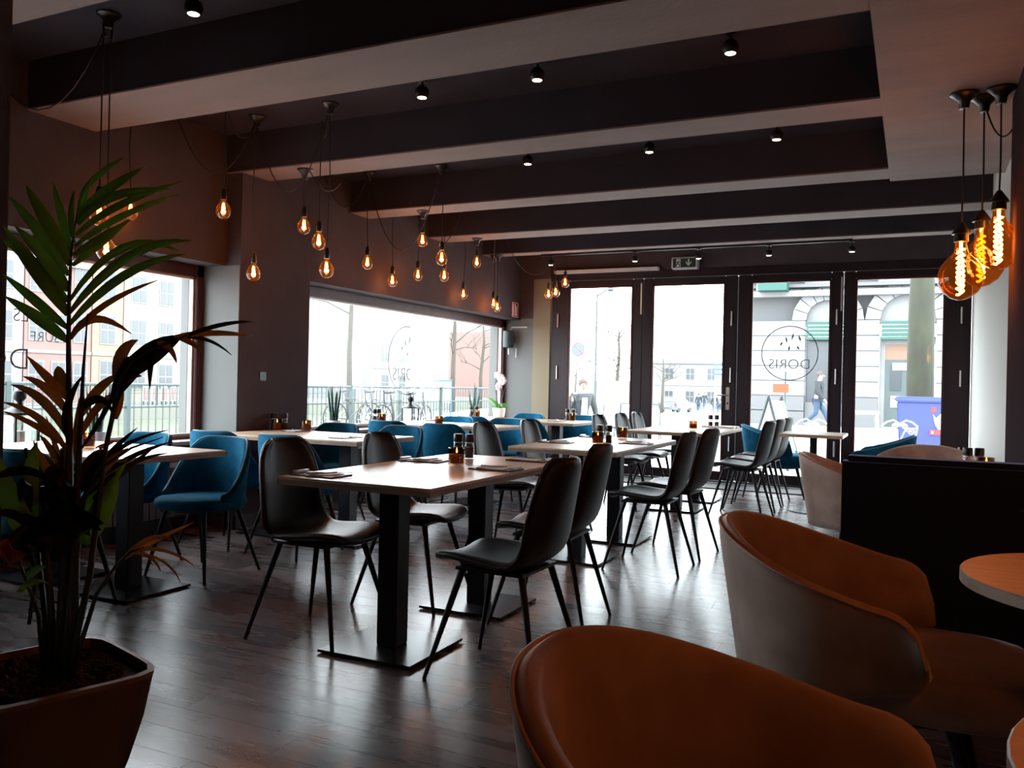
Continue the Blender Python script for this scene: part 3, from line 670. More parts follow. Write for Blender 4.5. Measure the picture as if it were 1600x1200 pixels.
def pendant(label, px, py, y, group, rose=None, cord=None, energy=2.8, s=1.0):
    """px,py = middle of the bulb; y = its distance along the wall; hangs from the ceiling or beam above"""
    q = atY(px, py, y); zc = ceil_z(y); ztop = q.z+.085*s
    t = thing('pendant_lamp', label, 'lamp', (q.x, y, zc), 0, group)
    drop = zc-ztop; rp = Vector((0, 0, 0)) if rose is None else Vector((rose[0]-q.x, rose[1]-y, rose[2]-zc))
    if rose is None or rose[3]: link(bpy.data.objects.new('ceiling_rose', ROSE), t).location = rp
    c = G(); j = random.uniform(-.012, .012)
    if rose is None: c.tube([(0, 0, -.07), (j, j, -drop*.5), (0, 0, -drop+.07)], .0042, 6)
    else:
        c.tube([rp+Vector((0, 0, -.05))]+sag(rp+Vector((.0, 0, -.05)), (0, 0, -.03), .06+.3*rp.length)[1:]+[(0, 0, -drop*.5), (0, 0, -drop+.07)], .0042, 6)
    for seg in (cord or []): c.tube([Vector(v)-Vector((q.x, y, zc)) for v in sag(*seg)], .0042, 5)
    c.obj('cable', 'cable', t)
    so = link(bpy.data.objects.new('socket', SOCK), t); so.location = (0, 0, -drop)
    b = link(bpy.data.objects.new('bulb', BULB), t); b.location = (0, 0, -drop); b.scale = (s, s, s)
    link(bpy.data.objects.new('filament', FIL), b)
    l = bpy.data.lights.new('bulb_light', 'POINT'); l.energy = energy; l.color = (1, .42, .11); l.shadow_soft_size = .015
    lo = link(bpy.data.objects.new('bulb_light', l), t); lo.location = (0, 0, -drop-.09*s); lo.visible_camera = True
    return t
G1, G2, G3, G4, G5 = 'bulbs hanging among the palm tips', 'bulbs of the first bays by the pier', 'bulbs above the bicycle window', 'bulbs at the end of the left wall', 'bulbs beside the glass doors'
r1 = (-3.887, 3.099, ZC); r3 = (-4.374, 4.741, ZC); r4 = (-3.689, 4.711, ZC); r6 = (-4.568, 6.415, ZC); r7 = (-3.801, 6.437, ZC)
LB = 'amber filament bulb on a black cord '
def P_(lb, px, py, y, g, **k): return pendant(LB+lb, px, py, y, g, **k)
P_('behind the palm tips', 155, 337, 3.10, G1, cord=[((r1[0], r1[1], ZC-.03), (-4.5, 2.75, ZC-.02), .5)], rose=(*r1, True))
P_('behind the palm tips', 166, 392, 3.16, G1, rose=(r1[0]+.02, r1[1]+.01, r1[2], False))
P_('behind the palm tips', 204, 332, atX(204, 332, XU+.14).y, G1)
P_('over the corner of the lettered window', 349, 330, 4.40, None, rose=(*r3, False))
P_('in front of the pier, lowest of its group', 396, 428, 4.74, None, cord=[((r3[0], r3[1], ZC-.03), (r4[0], r4[1], ZC-.03), .55), ((r3[0], r3[1], ZC-.03), (-4.85, 4.45, ZC-.02), .4)])
P_('fixed to the beam over the pier', 475, 355, 5.15, None, cord=[((-4.2, 5.15, ZB-.02), (-3.95, 5.2, ZB-.12), .1)])
P_('beside the beam over the pier', 498, 379, 4.92, G2, rose=(r4[0], r4[1], ZC, False))
P_('beside the beam over the pier', 510, 422, 4.71, G2)
P_('above the bicycle window', 574, 412, 6.41, G3, cord=[((r6[0], r6[1], ZC-.03), (-4.9, 6.2, ZC-.02), .3), ((r6[0], r6[1], ZC-.03), (r7[0], r7[1], ZC-.03), .7)])
P_('above the bicycle window', 613, 440, atX(613, 440, XU+.16).y, G3)
P_('above the bicycle window', 653, 431, atX(653, 431, XU+.25).y, G3, cord=[((-4.6, 7.22, ZC-.03), (-4.2, 7.6, ZC-.03), .5)])
P_('above the bicycle window', 660, 377, 6.80, G3)
P_('above the bicycle window', 690, 405, 6.44, G3, rose=(*r7, True))
P_('above the bicycle window', 694, 432, 7.60, G3)
P_('above the bicycle window', 724, 461, atX(724, 461, XU+.12).y, G3)
P_('above the bicycle window', 745, 411, 8.30, G3, cord=[((-4.2, 8.3, ZB-.03), (-4.6, 9.0, ZC-.1), .3)])
P_('near the red notice', 771, 475, atX(771, 475, XU+.13).y, G4); P_('near the red notice', 777, 481, atX(777, 481, XU+.2).y, G4, cord=[((-4.5, 9.1, ZC-.1), (-4.0, 9.62, ZB-.03), .35)])
P_('beside the glass doors', 857, 461, 9.66, G5); P_('beside the glass doors', 868, 458, 9.74, G5); P_('beside the glass doors', 883, 443, 9.70, G5)
# three large bulbs hung from the lengthwise beam
BIG = G().lathe([(.027, 0), (.029, -.05), (.037, -.08), (.068, -.112), (.098, -.15), (.113, -.20), (.108, -.25), (.083, -.293), (.045, -.322), (.018, -.331), (.001, -.333)], (0, 0, 0), 28, cap=False).mesh('bulb', 'big_bulb_glass', smooth='all')
bf = G(); pts = []
for k in range(60): pts.append(((.016+.007*math.sin(k*.9))*math.cos(k*.9), (.016+.007*math.cos(k*.5))*math.sin(k*.9), -.06-.24*k/59+.008*math.sin(k*1.7)))
bf.tube(pts, .0062, 5); bf.tube([(0, 0, -.02), (0, 0, -.06)], .008, 8)
BIGF = bf.mesh('filament', 'big_filament')
BSOCK = G().lathe([(.004, .085), (.012, .080), (.046, .028), (.048, .020), (.034, .018), (.036, -.02), (.03, -.022)], (0, 0, 0), 20).mesh('socket', 'socket', smooth=True)
def big_pendant(label, rx, ry, px, py, energy, z=None, cord=None, group=None):
    q = atY(px, py, ry) if px is not None else Vector((rx, ry, z)); rx = q.x
    t = thing('globe_lamp', label, 'lamp', (q.x, ry, ZB-.004), 0, group); drop = ZB-.004-q.z
    link(bpy.data.objects.new('ceiling_rose', ROSE), t).scale = (1.15, 1.15, 1.1)
    c = G().tube([(0, 0, -.08), (.003, 0, -drop*.6), (0, 0, -drop+.08)], .0048, 6)
    for seg in (cord or []): c.tube([Vector(v)-Vector((q.x, ry, ZB-.004)) for v in sag(*seg)], .0048, 5)
    c.obj('cable', 'cable', t)
    link(bpy.data.objects.new('socket', BSOCK), t).location = (0, 0, -drop)
    b = link(bpy.data.objects.new('bulb', BIG), t); b.location = (0, 0, -drop); link(bpy.data.objects.new('filament', BIGF), b)
    l = bpy.data.lights.new('bulb_light', 'POINT'); l.energy = energy; l.color = (1, .54, .24); l.shadow_soft_size = .022
    link(bpy.data.objects.new('bulb_light', l), t).location = (0, 0, -drop-.20)
big_pendant('large amber globe bulb hanging lowest of the three at the column', .23, 5.10, 1502, 372, 7.5)
big_pendant('large amber globe bulb between the other two at the column', .31, 5.20, 1534, 352, 7.5, cord=[((.31, 5.2, ZB-.03), (.44, 5.0, ZB-.22), .12)])
big_pendant('large amber globe bulb hanging highest, next to the column', .37, 5.08, 1561, 322, 7.5)
for a in (1.0, 1.7, 2.6): big_pendant('large amber globe bulb over the round orange tables', .72+.08*math.sin(a*9), a, None, None, .75, z=1.86, group='globe bulbs over the round tables')

# ================================================================ potted palm
PD = 2.03
def PX(x, y, dz=0.0): return atD(x, y, PD+dz)
pot_c = PX(88, 1078, .0); pot_c = Vector((-1.90, 1.375, 0))
palm = thing('potted_palm', 'tall palm with browning fronds in a carved wooden pot', 'plant', pot_c)
def rsq(r, n=40, p=6.5, rot=-.30):
    o = []
    for k in range(n):
        a = 2*math.pi*k/n; c, s_ = math.cos(a), math.sin(a); q = (abs(c)**p+abs(s_)**p)**(-1/p); x, y = r*c*q, r*s_*q
        o.append((x*math.cos(rot)-y*math.sin(rot), x*math.sin(rot)+y*math.cos(rot)))
    return o
def rsq_lathe(prof, **k):
    g = G(); n = 40; vs = []; fs = []
    for r, z in prof: vs += [(a, b, z) for a, b in rsq(r, n)]
    for i in range(len(prof)-1):
        for j in range(n): fs.append((i*n+j, i*n+(j+1) % n, (i+1)*n+(j+1) % n, (i+1)*n+j))
    if k.get('cap'): fs.append(tuple(range(n))[::-1])
    if k.get('cap') == 'both': fs.append(tuple(range((len(prof)-1)*n, len(prof)*n)))
    return g.add(vs, fs)
rsq_lathe([(.055, 0), (.085, .025), (.128, .13), (.162, .24), (.189, .35), (.205, .45)], cap=True).obj('pot', 'pot_wood', palm, smooth=True)
rsq_lathe([(.205, .448), (.207, .460), (.194, .462), (.191, .43)]).obj('rim', 'pot_rim', palm, smooth=True)
so = rsq_lathe([(.193, .435), (.10, .440), (.01, .442)])
for k in range(420):
    a = random.random()*6.28; r = .17*math.sqrt(random.random()); so.ball((r*math.cos(a), r*math.sin(a), .442), random.uniform(.006, .014), 6, 4)
tag(so.obj('soil', 'soil', palm), kind='stuff')
VIEW = _f
def blade(base, ctrl, tip, wdt, twist=0.0, n=9, fold=.25):
    """one leaflet between three points"""
    base, ctrl, tip = Vector(base), Vector(ctrl), Vector(tip); g = G(); rows = []
    for k in range(n):
        t = k/(n-1); p = base*(1-t)**2+ctrl*2*t*(1-t)+tip*t*t; d = ((ctrl-base)*(1-t)+(tip-ctrl)*t).normalized()
        sd = d.cross(VIEW); sd = sd.normalized() if sd.length > 1e-4 else CU.copy(); nr = d.cross(sd)
        ww = .92*wdt*(math.sin(math.pi*min(1, (t*.92+.08)))**.75)*(1-.15*t)+.0006
        s2 = sd*math.cos(twist)+nr*math.sin(twist); n2 = d.cross(s2)
        rows.append((p-s2*ww+n2*ww*fold, p, p+s2*ww+n2*ww*fold))
    return g.grid(lambda i, j: rows[i][j], n, 3)
def leaflets(parent, lst, m, name='leaflet'):
    for (b, c, t, wd, dz, tw) in lst:
        bb, cc, tt = PX(*b), PX(*c, dz*.5), PX(*t, dz); g = blade(bb, cc, tt, wd, tw); g.v = [tuple(Vector(v)-pot_c) for v in g.v]
        g.obj(name, m, parent, solid=.0006, smooth='all')
def stem(name, pts, r, m='palm_stem', parent=palm, dz=None):
    pp = [PX(*p[:2], p[2] if len(p) > 2 else 0)-pot_c for p in pts]; return G().tube(pp, r, 7).obj(name, m, parent, smooth='all')
rn = lambda a=.12: random.uniform(-a, a)
# upright green frond
fA = stem('frond', [(88, 1082), (96, 960), (102, 860), (108, 760), (108, 640), (107, 540), (108, 460), (111, 400), (118, 350), (126, 305)], [.013, .012, .011, .010, .008, .006, .0045, .0035, .0025, .0015])
L = []
for b, c, t, wd in (((106, 533), (70, 500), (6, 462), .017), ((106, 512), (60, 470), (4, 428), .017), ((107, 492), (60, 425), (4, 352), .020), ((107, 470), (55, 400), (3, 375), .019), ((107, 455), (75, 400), (22, 352), .018), ((108, 430), (60, 350), (13, 306), .018), ((110, 415), (70, 335), (40, 289), .018), ((113, 400), (98, 335), (83, 284), .016), ((116, 378), (108, 335), (117, 297), .011),
                    ((123, 345), (128, 310), (143, 280), .010), ((124, 335), (160, 300), (226, 261), .016), ((122, 350), (160, 290), (268, 296), .012), ((119, 368), (170, 320), (285, 283), .014), ((117, 385), (180, 335), (280, 304), .013), ((115, 398), (160, 370), (205, 343), .010), ((113, 415), (165, 375), (202, 342), .011), ((126, 305), (150, 272), (196, 246), .011),
                    ((108, 472), (190, 345), (281, 393), .014), ((108, 490), (200, 370), (300, 376), .014), ((108, 508), (190, 410), (290, 397), .013)):
    L.append((b, c, t, wd, rn(), rn(.5)))
leaflets(fA, L, 'leaf')
leaflets(fA, [((110, 528), (150, 470), (246, 438), .008, .05, .2), ((110, 530), (140, 470), (206, 522), .011, .06, .3)], 'leaf_brown')
# browned frond to the left of the stems
fB = stem('frond', [(96, 1082), (106, 980), (116, 860), (121, 760), (126, 660), (130, 580), (137, 490)], [.012, .011, .010, .009, .006, .004, .0015])
leaflets(fB, [((107, 625), (80, 595), (42, 556), .012, -.05, .3), ((108, 650), (80, 600), (36, 588), .012, -.06, .2), ((108, 685), (75, 612), (17, 601), .013, -.04, .2), ((108, 710), (70, 640), (3, 628), .010, -.08, .1), ((108, 702), (60, 660), (3, 642), .008, -.1, .1), ((104, 610), (92, 585), (90, 572), .017, .02, .1),
              ((124, 655), (150, 600), (190, 583), .013, .06, .2), ((122, 690), (150, 620), (196, 610), .010, .05, .2), ((122, 730), (120, 680), (128, 610), .013, .02, .3), ((104, 760), (70, 740), (52, 688), .012, .04, .2), ((112, 770), (85, 700), (62, 680), .010, .05, .2), ((118, 770), (92, 720), (72, 650), .008, .05, .2)], 'leaf_brown')
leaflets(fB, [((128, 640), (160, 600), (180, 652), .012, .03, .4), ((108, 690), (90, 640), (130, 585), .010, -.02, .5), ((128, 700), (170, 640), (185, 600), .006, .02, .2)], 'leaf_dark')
# drooping dark frond that reaches over the window frame
fC = stem('frond', [(104, 1082), (116, 1010), (140, 900), (152, 800), (165, 700), (178, 640), (186, 600), (205, 565), (240, 545), (292, 524)], [.010, .009, .008, .007, .006, .006, .006, .005, .004, .002])
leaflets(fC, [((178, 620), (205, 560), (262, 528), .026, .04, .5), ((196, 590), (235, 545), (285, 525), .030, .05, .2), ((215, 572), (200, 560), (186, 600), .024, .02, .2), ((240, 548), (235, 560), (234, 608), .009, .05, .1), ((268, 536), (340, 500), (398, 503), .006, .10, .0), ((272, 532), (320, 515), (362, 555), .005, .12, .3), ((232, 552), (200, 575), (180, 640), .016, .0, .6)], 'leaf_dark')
leaflets(fC, [((182, 600), (182, 540), (216, 531), .016, .02, .3), ((245, 535), (268, 535), (276, 567), .010, .06, .2), ((272, 526), (330, 515), (394, 525), .008, .10, .1), ((278, 528), (305, 532), (314, 552), .009, .08, .3), ((185, 615), (195, 580), (222, 588), .011, .02, .2), ((180, 655), (186, 625), (190, 590), .014, .01, .2)], 'leaf_brown')
# low fronds
fD = stem('frond', [(100, 1082), (108, 1000), (118, 880), (130, 780), (160, 730), (205, 700), (255, 683)], [.009, .009, .008, .006, .004, .003, .001])
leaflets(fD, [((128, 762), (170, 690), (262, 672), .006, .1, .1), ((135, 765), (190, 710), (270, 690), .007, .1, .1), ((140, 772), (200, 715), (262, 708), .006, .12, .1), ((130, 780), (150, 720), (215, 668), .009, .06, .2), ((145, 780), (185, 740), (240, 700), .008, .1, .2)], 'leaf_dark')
leaflets(fD, [((138, 768), (165, 720), (200, 700), .012, .05, .3), ((150, 700), (155, 700), (182, 688), .006, .05, .3)], 'leaf_brown')
fE = stem('frond', [(108, 1080), (128, 1000), (150, 930), (180, 885), (205, 862), (225, 855)], [.007, .006, .005, .004, .003, .001])
leaflets(fE, [((190, 875), (225, 850), (303, 816), .007, .06, .2), ((196, 868), (240, 825), (268, 843), .007, .04, .3), ((205, 862), (255, 845), (306, 886), .005, .08, .2), ((205, 864), (265, 865), (283, 912), .004, .08, .2), ((205, 864), (240, 860), (252, 895), .006, .06, .2)], 'leaf_brown')
for x0, x1, y1, r in ((70, 40, 700, .008), (80, 66, 760, .010), (112, 118, 740, .010), (118, 124, 780, .008), (60, 20, 850, .006), (122, 150, 905, .004), (100, 98, 700, .012)):
    stem('stem', [(86+(x0-86)*.6, 1082, rn(.05)), (x0, 960, rn(.03)), (x1, y1, rn(.06))], [r, r*.9, r*.5])
# broad dark leaves low down
L = []
for k in range(26):
    bx, by = random.uniform(40, 125), random.uniform(760, 880); a = random.uniform(-2.6, -.2); ln = random.uniform(60, 130)
    L.append(((bx, by), (bx+ln*.5*math.cos(a), by+ln*.6*math.sin(a)-10), (max(-30, bx+ln*math.cos(a)), by+ln*.6*math.sin(a)+random.uniform(-10, 50)), random.uniform(.014, .034), rn(.15), rn(.9)))
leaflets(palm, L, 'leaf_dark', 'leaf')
L = [((120, 830), (150, 770), (200, 715), .028, .05, .2), ((130, 850), (160, 800), (185, 738), .030, .02, .3), ((60, 860), (20, 800), (-10, 700), .030, -.05, .3), ((50, 850), (40, 740), (58, 690), .022, -.02, .4), ((40, 905), (60, 880), (72, 884), .012, -.12, .8), ((30, 925), (55, 895), (75, 912), .014, -.12, .9)]
leaflets(palm, L, 'leaf', 'leaf')
leaflets(palm, [((10, 878), (16, 855), (12, 842), .022, -.32, .3), ((10, 878), (25, 858), (38, 866), .020, -.32, .4), ((10, 878), (4, 862), (-4, 852), .018, -.32, .3)], 'red_petal', 'petal')

# ================================================================ plants and lanterns on the window sills
ZS = PARA+.03
def snake_plant(label, y, hs, x=-5.08, spread=.05, pot='terracotta', ph=.10):
    t = thing('snake_plant', label, 'plant', (x, y, ZS))
    G().lathe([(.045, 0), (.058, .004), (.066, ph), (.058, ph), (.056, ph-.015), (.004, ph-.016)], (0, 0, 0), 18).obj('pot', pot, t, smooth=True)
    for k, h_ in enumerate(hs):
        a = 6.28*k/len(hs)+.4; bx, by = .026*math.cos(a), .032*math.sin(a); tx, ty = bx*2.0, by+spread*math.sin(a)
        G().tube([(bx, by, ph-.03), (bx*1.2, by*1.2, h_*.4), (tx*.9, ty*.9, h_*.8), (tx, ty, h_)], [.010, .014, .010, .001], 6).obj('leaf', 'snake', t, smooth='all')
snake_plant('tall snake plant on the sill behind the palm', 4.02, (.40, .43, .38, .42, .36, .40, .41, .35), spread=.07, pot='white')
snake_plant('tall snake plant on the sill left of the bicycles', 6.66, (.42, .46, .40, .44, .38, .43, .45, .40), spread=.05, pot='white')
snake_plant('snake plant on the sill beside the orchid', 9.55, (.42, .38, .50, .34, .40, .44), spread=.10)
t = thing('orchid', 'pale pink orchid in a white pot on the corner table', 'plant', (-4.57, 9.24, ZT))
G().lathe([(.050, 0), (.066, .01), (.078, .08), (.078, .12), (.070, .12), (.068, .10), (.003, .10)], (0, 0, 0), 20).obj('pot', 'white', t, smooth=True)
for a, ln in ((2.6, .22), (.4, .14), (3.6, .10), (5.3, .12)):
    b_ = blade(Vector((0, 0, .11)), Vector((ln*.5*math.cos(a), ln*.3*math.sin(a), .20)), Vector((ln*math.cos(a), ln*.4*math.sin(a), .24 if ln > .2 else .13)), .030, .3); b_.obj('leaf', 'light_leaf', t, solid=.002, smooth='all')
for k, (sx, tz) in enumerate(((-.06, .46), (.07, .36))):
    pts = [(0, 0, .11), (sx*.6, 0, .25), (sx*1.1, 0, .38), (sx*.5, -.02, tz+.06), (-sx*.6, -.03, tz+.04)]
    st = G().tube(pts, .004, 6).obj('stem', 'palm_stem', t, smooth='all')
    for q in range(5 if k == 0 else 3):
        c = Vector(pts[3]).lerp(Vector(pts[4]), q/3.5)+Vector((random.uniform(-.05, .05), -.01, random.uniform(-.05, .03))); fg = G()
        for a in range(5):
            an = a*1.257+.3*q; fg.ball((c.x+.026*math.cos(an), c.y, c.z+.026*math.sin(an)), .021, 7, 5, 1)
        fg.obj('flower', 'orchid', t, smooth='all')
def lantern(label, y, s=1.0, x=-5.07):
    t = thing('lantern', label, 'lantern', (x, y, ZS)); t.scale = (s,)*3
    f = G().box(-.07, .07, -.07, .07, 0, .012)
    for a in (-1, 1):
        for b in (-1, 1): f.box(a*.066-.006, a*.066+.006, b*.066-.006, b*.066+.006, .012, .20)
    f.obj('frame', 'black_metal', t)
    for k in (-1, 1):
        box('pane', 'clear_glass', -.06, .06, k*.062-.001, k*.062+.001, .012, .20, t); box('pane', 'clear_glass', k*.062-.001, k*.062+.001, -.06, .06, .012, .20, t)
    G().lathe([(.10, .20), (.095, .212), (.05, .235), (.02, .25), (.016, .27), (.03, .285), (.036, .305), (.028, .328), (.010, .338), (.006, .355), (.001, .36)], (0, 0, 0), 20).obj('cap', 'black_metal', t, smooth=True)
    G().lathe([(.03, .012), (.03, .11), (.003, .11)], (0, 0, 0), 14).obj('candle', 'paper', t)
lantern('black glass lantern on the sill at the bicycle window', 8.02, .98); lantern('black domed lantern on the sill left of the palm', 3.46, 1.15)
# ================================================================ the street outside
mat('paving', (0.36, 0.34, 0.32), .8, col2=(0.42, 0.4, 0.38), scale=(3, 3, 3)); mat('asphalt', (0.230, 0.225, 0.230), .85, col2=(0.270, 0.265, 0.270), scale=(2, 2, 2))
mat('water', (0.05, 0.06, 0.04), .15, col2=(0.08, 0.09, 0.06), scale=(0.300, 0.300, 0.300)); mat('quay', (0.11, 0.11, 0.09), .8)
mat('stone', (.14, .14, .142), .7, col2=(.155, .155, .158), scale=(2, 2, 2)); mat('stone_base', (.085, .085, .088), .8); mat('green_awning', (.008, .052, .041), .6)
mat('brick_red', (.15, .085, .075), .8); mat('brick_orange', (.19, .125, .085), .8); mat('cream', (.19, .17, .125), .8); mat('house_white', (0.15, 0.15, 0.155), .8); mat('roof', (.13, .125, .125), .8)
mat('house_pane', (0.035, 0.04, 0.045), .2); mat('door_dark', (0.030, 0.043, 0.045), .5); mat('transom', (0.150, 0.080, 0.050), .5)
mat('bark', (.014, .0135, .009), .9, col2=(.022, .025, .012), scale=(3, 3, 1.2)); mat('bark_pale', (.045, .038, .03), .9)
mat('rail', (.014, .028, .028), .5); mat('bin_blue', (.018, .028, .15), .5); mat('bin_lid', (.022, .036, .18), .5)
mat('jacket', (0.012, 0.016, 0.02), .8); mat('jeans', (0.02, 0.04, 0.075), .8); mat('skin', (0.260, 0.160, 0.120), .6); mat('hair', (0.050, 0.030, 0.020), .7); mat('shoe', (0.025, 0.035, 0.060), .6); mat('shirt', (0.375, 0.375, 0.375), .7)
mat('tyre', (.012, .012, .014), .7); mat('bike_frame', (.018, .022, .026), .4); mat('car_paint', (.045, .05, .058), .3); mat('orange', (.13, .03, .004), .5); mat('sign_blue', (0.025, 0.075, 0.19), .5); mat('sign_red', (0.18, 0.015, 0.02), .5)
ground = G()
ys = [10.86, 16, 24, 32, 45, 60, 80, 110, 160]; zs = [-.03, -.03, -.04, -.10, -.35, -.75, -1.2, -1.6, -2.0]
for k in range(len(ys)-1):
    ground.add([(-14, ys[k], zs[k]), (45, ys[k], zs[k]), (45, ys[k+1], zs[k+1]), (-14-(ys[k+1]-10)*.28, ys[k+1], zs[k+1])] if k else [(-14, 10.86, -.03), (45, 10.86, -.03), (45, 16, -.03), (-15.6, 16, -.03)], [(0, 1, 2, 3)])
ground = G(); xl = lambda y: -13-max(0, y-20)*.42
for k in range(len(ys)-1): ground.add([(xl(ys[k]), ys[k], zs[k]), (60, ys[k], zs[k]), (60, ys[k+1], zs[k+1]), (xl(ys[k+1]), ys[k+1], zs[k+1])], [(0, 1, 2, 3)])
struct(ground.obj('street', 'paving'))
struct(box('quay', 'paving', -13, -5.4, -12, 10.86, -.3, -.03)); struct(box('quay_wall', 'quay', -13.4, -13, -12, 20, -1.8, -.03))
struct(box('canal', 'water', -46, -13.4, -20, 150, -1.9, -1.6)); struct(box('far_quay', 'quay', -90, -44, -20, 150, -1.9, -.75))
def railing(label, x0, y0, x1, y1, z, h=1.1, sp=2.0, m='rail', bars=True, group=None):
    t = thing('railing', label, 'railing', (x0, y0, z), 0, group); d = Vector((x1-x0, y1-y0, 0)); L = d.length; d /= L
    for a in (.12, h*.62, h): G().tube([(0, 0, a), d*L+Vector((0, 0, a))], .028 if a == h else .02, 6).obj('rail', m, t)
    n = int(L/sp)
    for k in range(n+1): p = d*(L*k/n); G().box(p.x-.04, p.x+.04, p.y-.04, p.y+.04, 0, h+.04).obj('post', m, t)
    if bars:
        g = G(); nb = int(L/.16)
        for k in range(nb): p = d*(L*k/nb); g.box(p.x-.008, p.x+.008, p.y-.008, p.y+.008, .12, h)
        tag(g.obj('balusters', m, t), kind='stuff')
railing('grey green canal railing along the near quay', -12.6, 4, -12.6, 26, -.03, 1.05, 2.2)
railing('grey green railing on the far quay before the houses', -45, 22, -45, 62, -.75, 1.3, 3.5)
# houses
def house(label, x, y0, y1, h, wall, zb=-.75, win=(3, 3), ww=1.0, wh=1.5, gable=True, face='x', depth=9):
    t = thing('house', label, 'house', (0, 0, 0)); D = depth
    if face == 'x': V = lambda u, o, z: (x+o, u, z)
    else: V = lambda u, o, z: (u, x-o, z)
    def bx(u0, u1, o0, o1, z0, z1, nm, m, par):
        a, b = V(u0, o0, z0), V(u1, o1, z1); return box(nm, m, min(a[0], b[0]), max(a[0], b[0]), min(a[1], b[1]), max(a[1], b[1]), z0, z1, par)
    bx(y0, y1, -D, 0, zb, zb+h, 'wall', wall, t)
    if gable:
        c = (y0+y1)/2; g = G(); pts = [V(y0, 0, zb+h), V(y1, 0, zb+h), V(c, 0, zb+h+(y1-y0)*.55)]; g.poly(pts, -D if face == 'x' else D, 0 if face == 'x' else 1); g.obj('roof', 'roof', t)
    else: bx(y0-.1, y1+.1, -D, .25, zb+h, zb+h+.3, 'roof', 'stone', t)
    bx(y0, y1, 0, .08, zb+3.3, zb+3.5, 'cornice', 'house_white', t)
    for r_ in range(win[1]):
        for k in range(win[0]):
            c = y0+(y1-y0)*(k+.5)/win[0]; z = zb+1.0+r_*3.2
            f = bx(c-ww/2-.1, c+ww/2+.1, 0, .06, z-.1, z+wh+.1, 'window', 'house_white', t); bx(c-ww/2, c-.05, .06, .08, z, z+wh*.48, 'pane', 'house_pane', f)
            bx(c+.05, c+ww/2, .06, .08, z, z+wh*.48, 'pane', 'house_pane', f); bx(c-ww/2, c-.05, .06, .08, z+wh*.54, z+wh, 'pane', 'house_pane', f); bx(c+.05, c+ww/2, .06, .08, z+wh*.54, z+wh, 'pane', 'house_pane', f)
    return t
house('white canal house behind the mirrored lettering', -52, 28, 35.6, 12, 'house_white', win=(3, 4), ww=1.0, wh=1.7)
house('pink brick canal house behind the palm stem', -52, 35.7, 40.6, 9.2, 'brick_red', win=(3, 3), ww=.9, wh=1.7, gable=False)
house('orange canal house next to the pink brick one', -52, 40.7, 43.2, 11.5, 'brick_orange', win=(1, 4), ww=1.1, wh=1.9)
house('cream canal house at the pier side of the lettered window', -52, 43.3, 51, 12.5, 'cream', win=(3, 4), ww=1.2, wh=1.8, gable=False)
house('pale brown house beyond the corner of the bicycle window', -50, 103, 111, 9, 'brick_red', win=(3, 3), ww=1.2, wh=1.8)
house('pale gabled house far along the canal', -52, 72, 82, 8, 'house_white', win=(3, 2), ww=1.2, wh=1.6)
house('low house at the end of the street', 118, -36, -24, 6.4, 'house_white', zb=-1.8, win=(4, 2), ww=1.1, wh=1.5, gable=False, face='y')
# stone shop front across the street
SY = 33.0
shop = thing('shop_building', 'white stone shop front with arches and green awnings', 'building', (0, 0, 0))
S_ = lambda px, py: atY(px, py, SY)
z0 = -.15; z_arch = S_(1330, 500).z; z_top = S_(1330, 400).z+4
xs = [S_(1176, 560).x, S_(1258, 560).x, S_(1342, 560).x, S_(1374, 560).x, S_(1462, 560).x, S_(1560, 560).x, 9]
pz_ = [(xs[0]-.6, xs[1]), (xs[2]-.35, xs[3]), (xs[4], xs[4]+1.3), (7.0, 9)]
def wallbox(nm, m, a, b, c, d, y0=0, y1=1.2, par=shop): return box(nm, m, a, b, SY+y0, SY+y1, c, d, par)
for a, b in pz_:
    n = 7; hh = (z_arch-z0)/n
    for k in range(n): wallbox('stone_block', 'stone_base' if k < 2 else 'stone', a+.015, b-.015, z0+k*hh+.02, z0+(k+1)*hh-.02, -.06 if k < 2 else 0, .5)
    wallbox('pier_core', 'stone_base', a+.03, b-.03, z0, z_arch, .03, 1.0)
spans = [(pz_[k][1], pz_[k+1][0]) for k in range(3)]
for k, (a, b) in enumerate(spans):      # arch: voussoirs
    c = (a+b)/2; rad = (b-a)/2; rise = min(rad, 1.05); nv = 9
    for q in range(nv):
        t0, t1 = math.pi*q/nv, math.pi*(q+1)/nv
        P0 = lambda t, e: Vector((c-(rad+e)*math.cos(t), SY, z_arch+(rise+e)*math.sin(t)))
        g = G().poly([P0(t0+.012, 0), P0(t1-.012, 0), P0(t1-.012, .5), P0(t0+.012, .5)], .5); g.obj('voussoir', 'stone', shop)
    wallbox('arch_back', 'stone', a-.1, b+.1, z_arch-.1, z_arch+rise+1.2, .25, .9)
wallbox('spandrel', 'stone_base', xs[0]-.6, 9, z_arch, z_arch+1.9, .45, 1.0); wallbox('upper_wall', 'stone', xs[0]-.6, 9, z_arch+1.7, z_top, .12, 1.2); wallbox('cornice', 'stone', xs[0]-.7, 9, S_(1330, 462).z, S_(1330, 462).z+.22, -.25, .2); wallbox('cornice', 'stone_base', xs[0]-.7, 9, S_(1330, 448).z, S_(1330, 448).z+.12, -.32, .2)
for k, (a, b) in enumerate(spans[:2]):
    zt = z_arch-.05; zl = z_arch-.75; aw = thing_part = G()
    for q in range(5): aw.box(a+.05, b-.05, SY-.12-.05*q, SY+.1, zl+.14*(4-q)+.02, zl+.14*(5-q)-.01)
    aw.obj('awning', 'green_awning', shop)
wallbox('shop_window', 'house_pane', spans[0][0], spans[0][1], z0+.9, z_arch-.6, .35, .4); wallbox('window_sill', 'stone_base', spans[0][0], spans[0][1], z0, z0+.9, .1, .5)
da, db = S_(1383, 560).x, S_(1421, 560).x
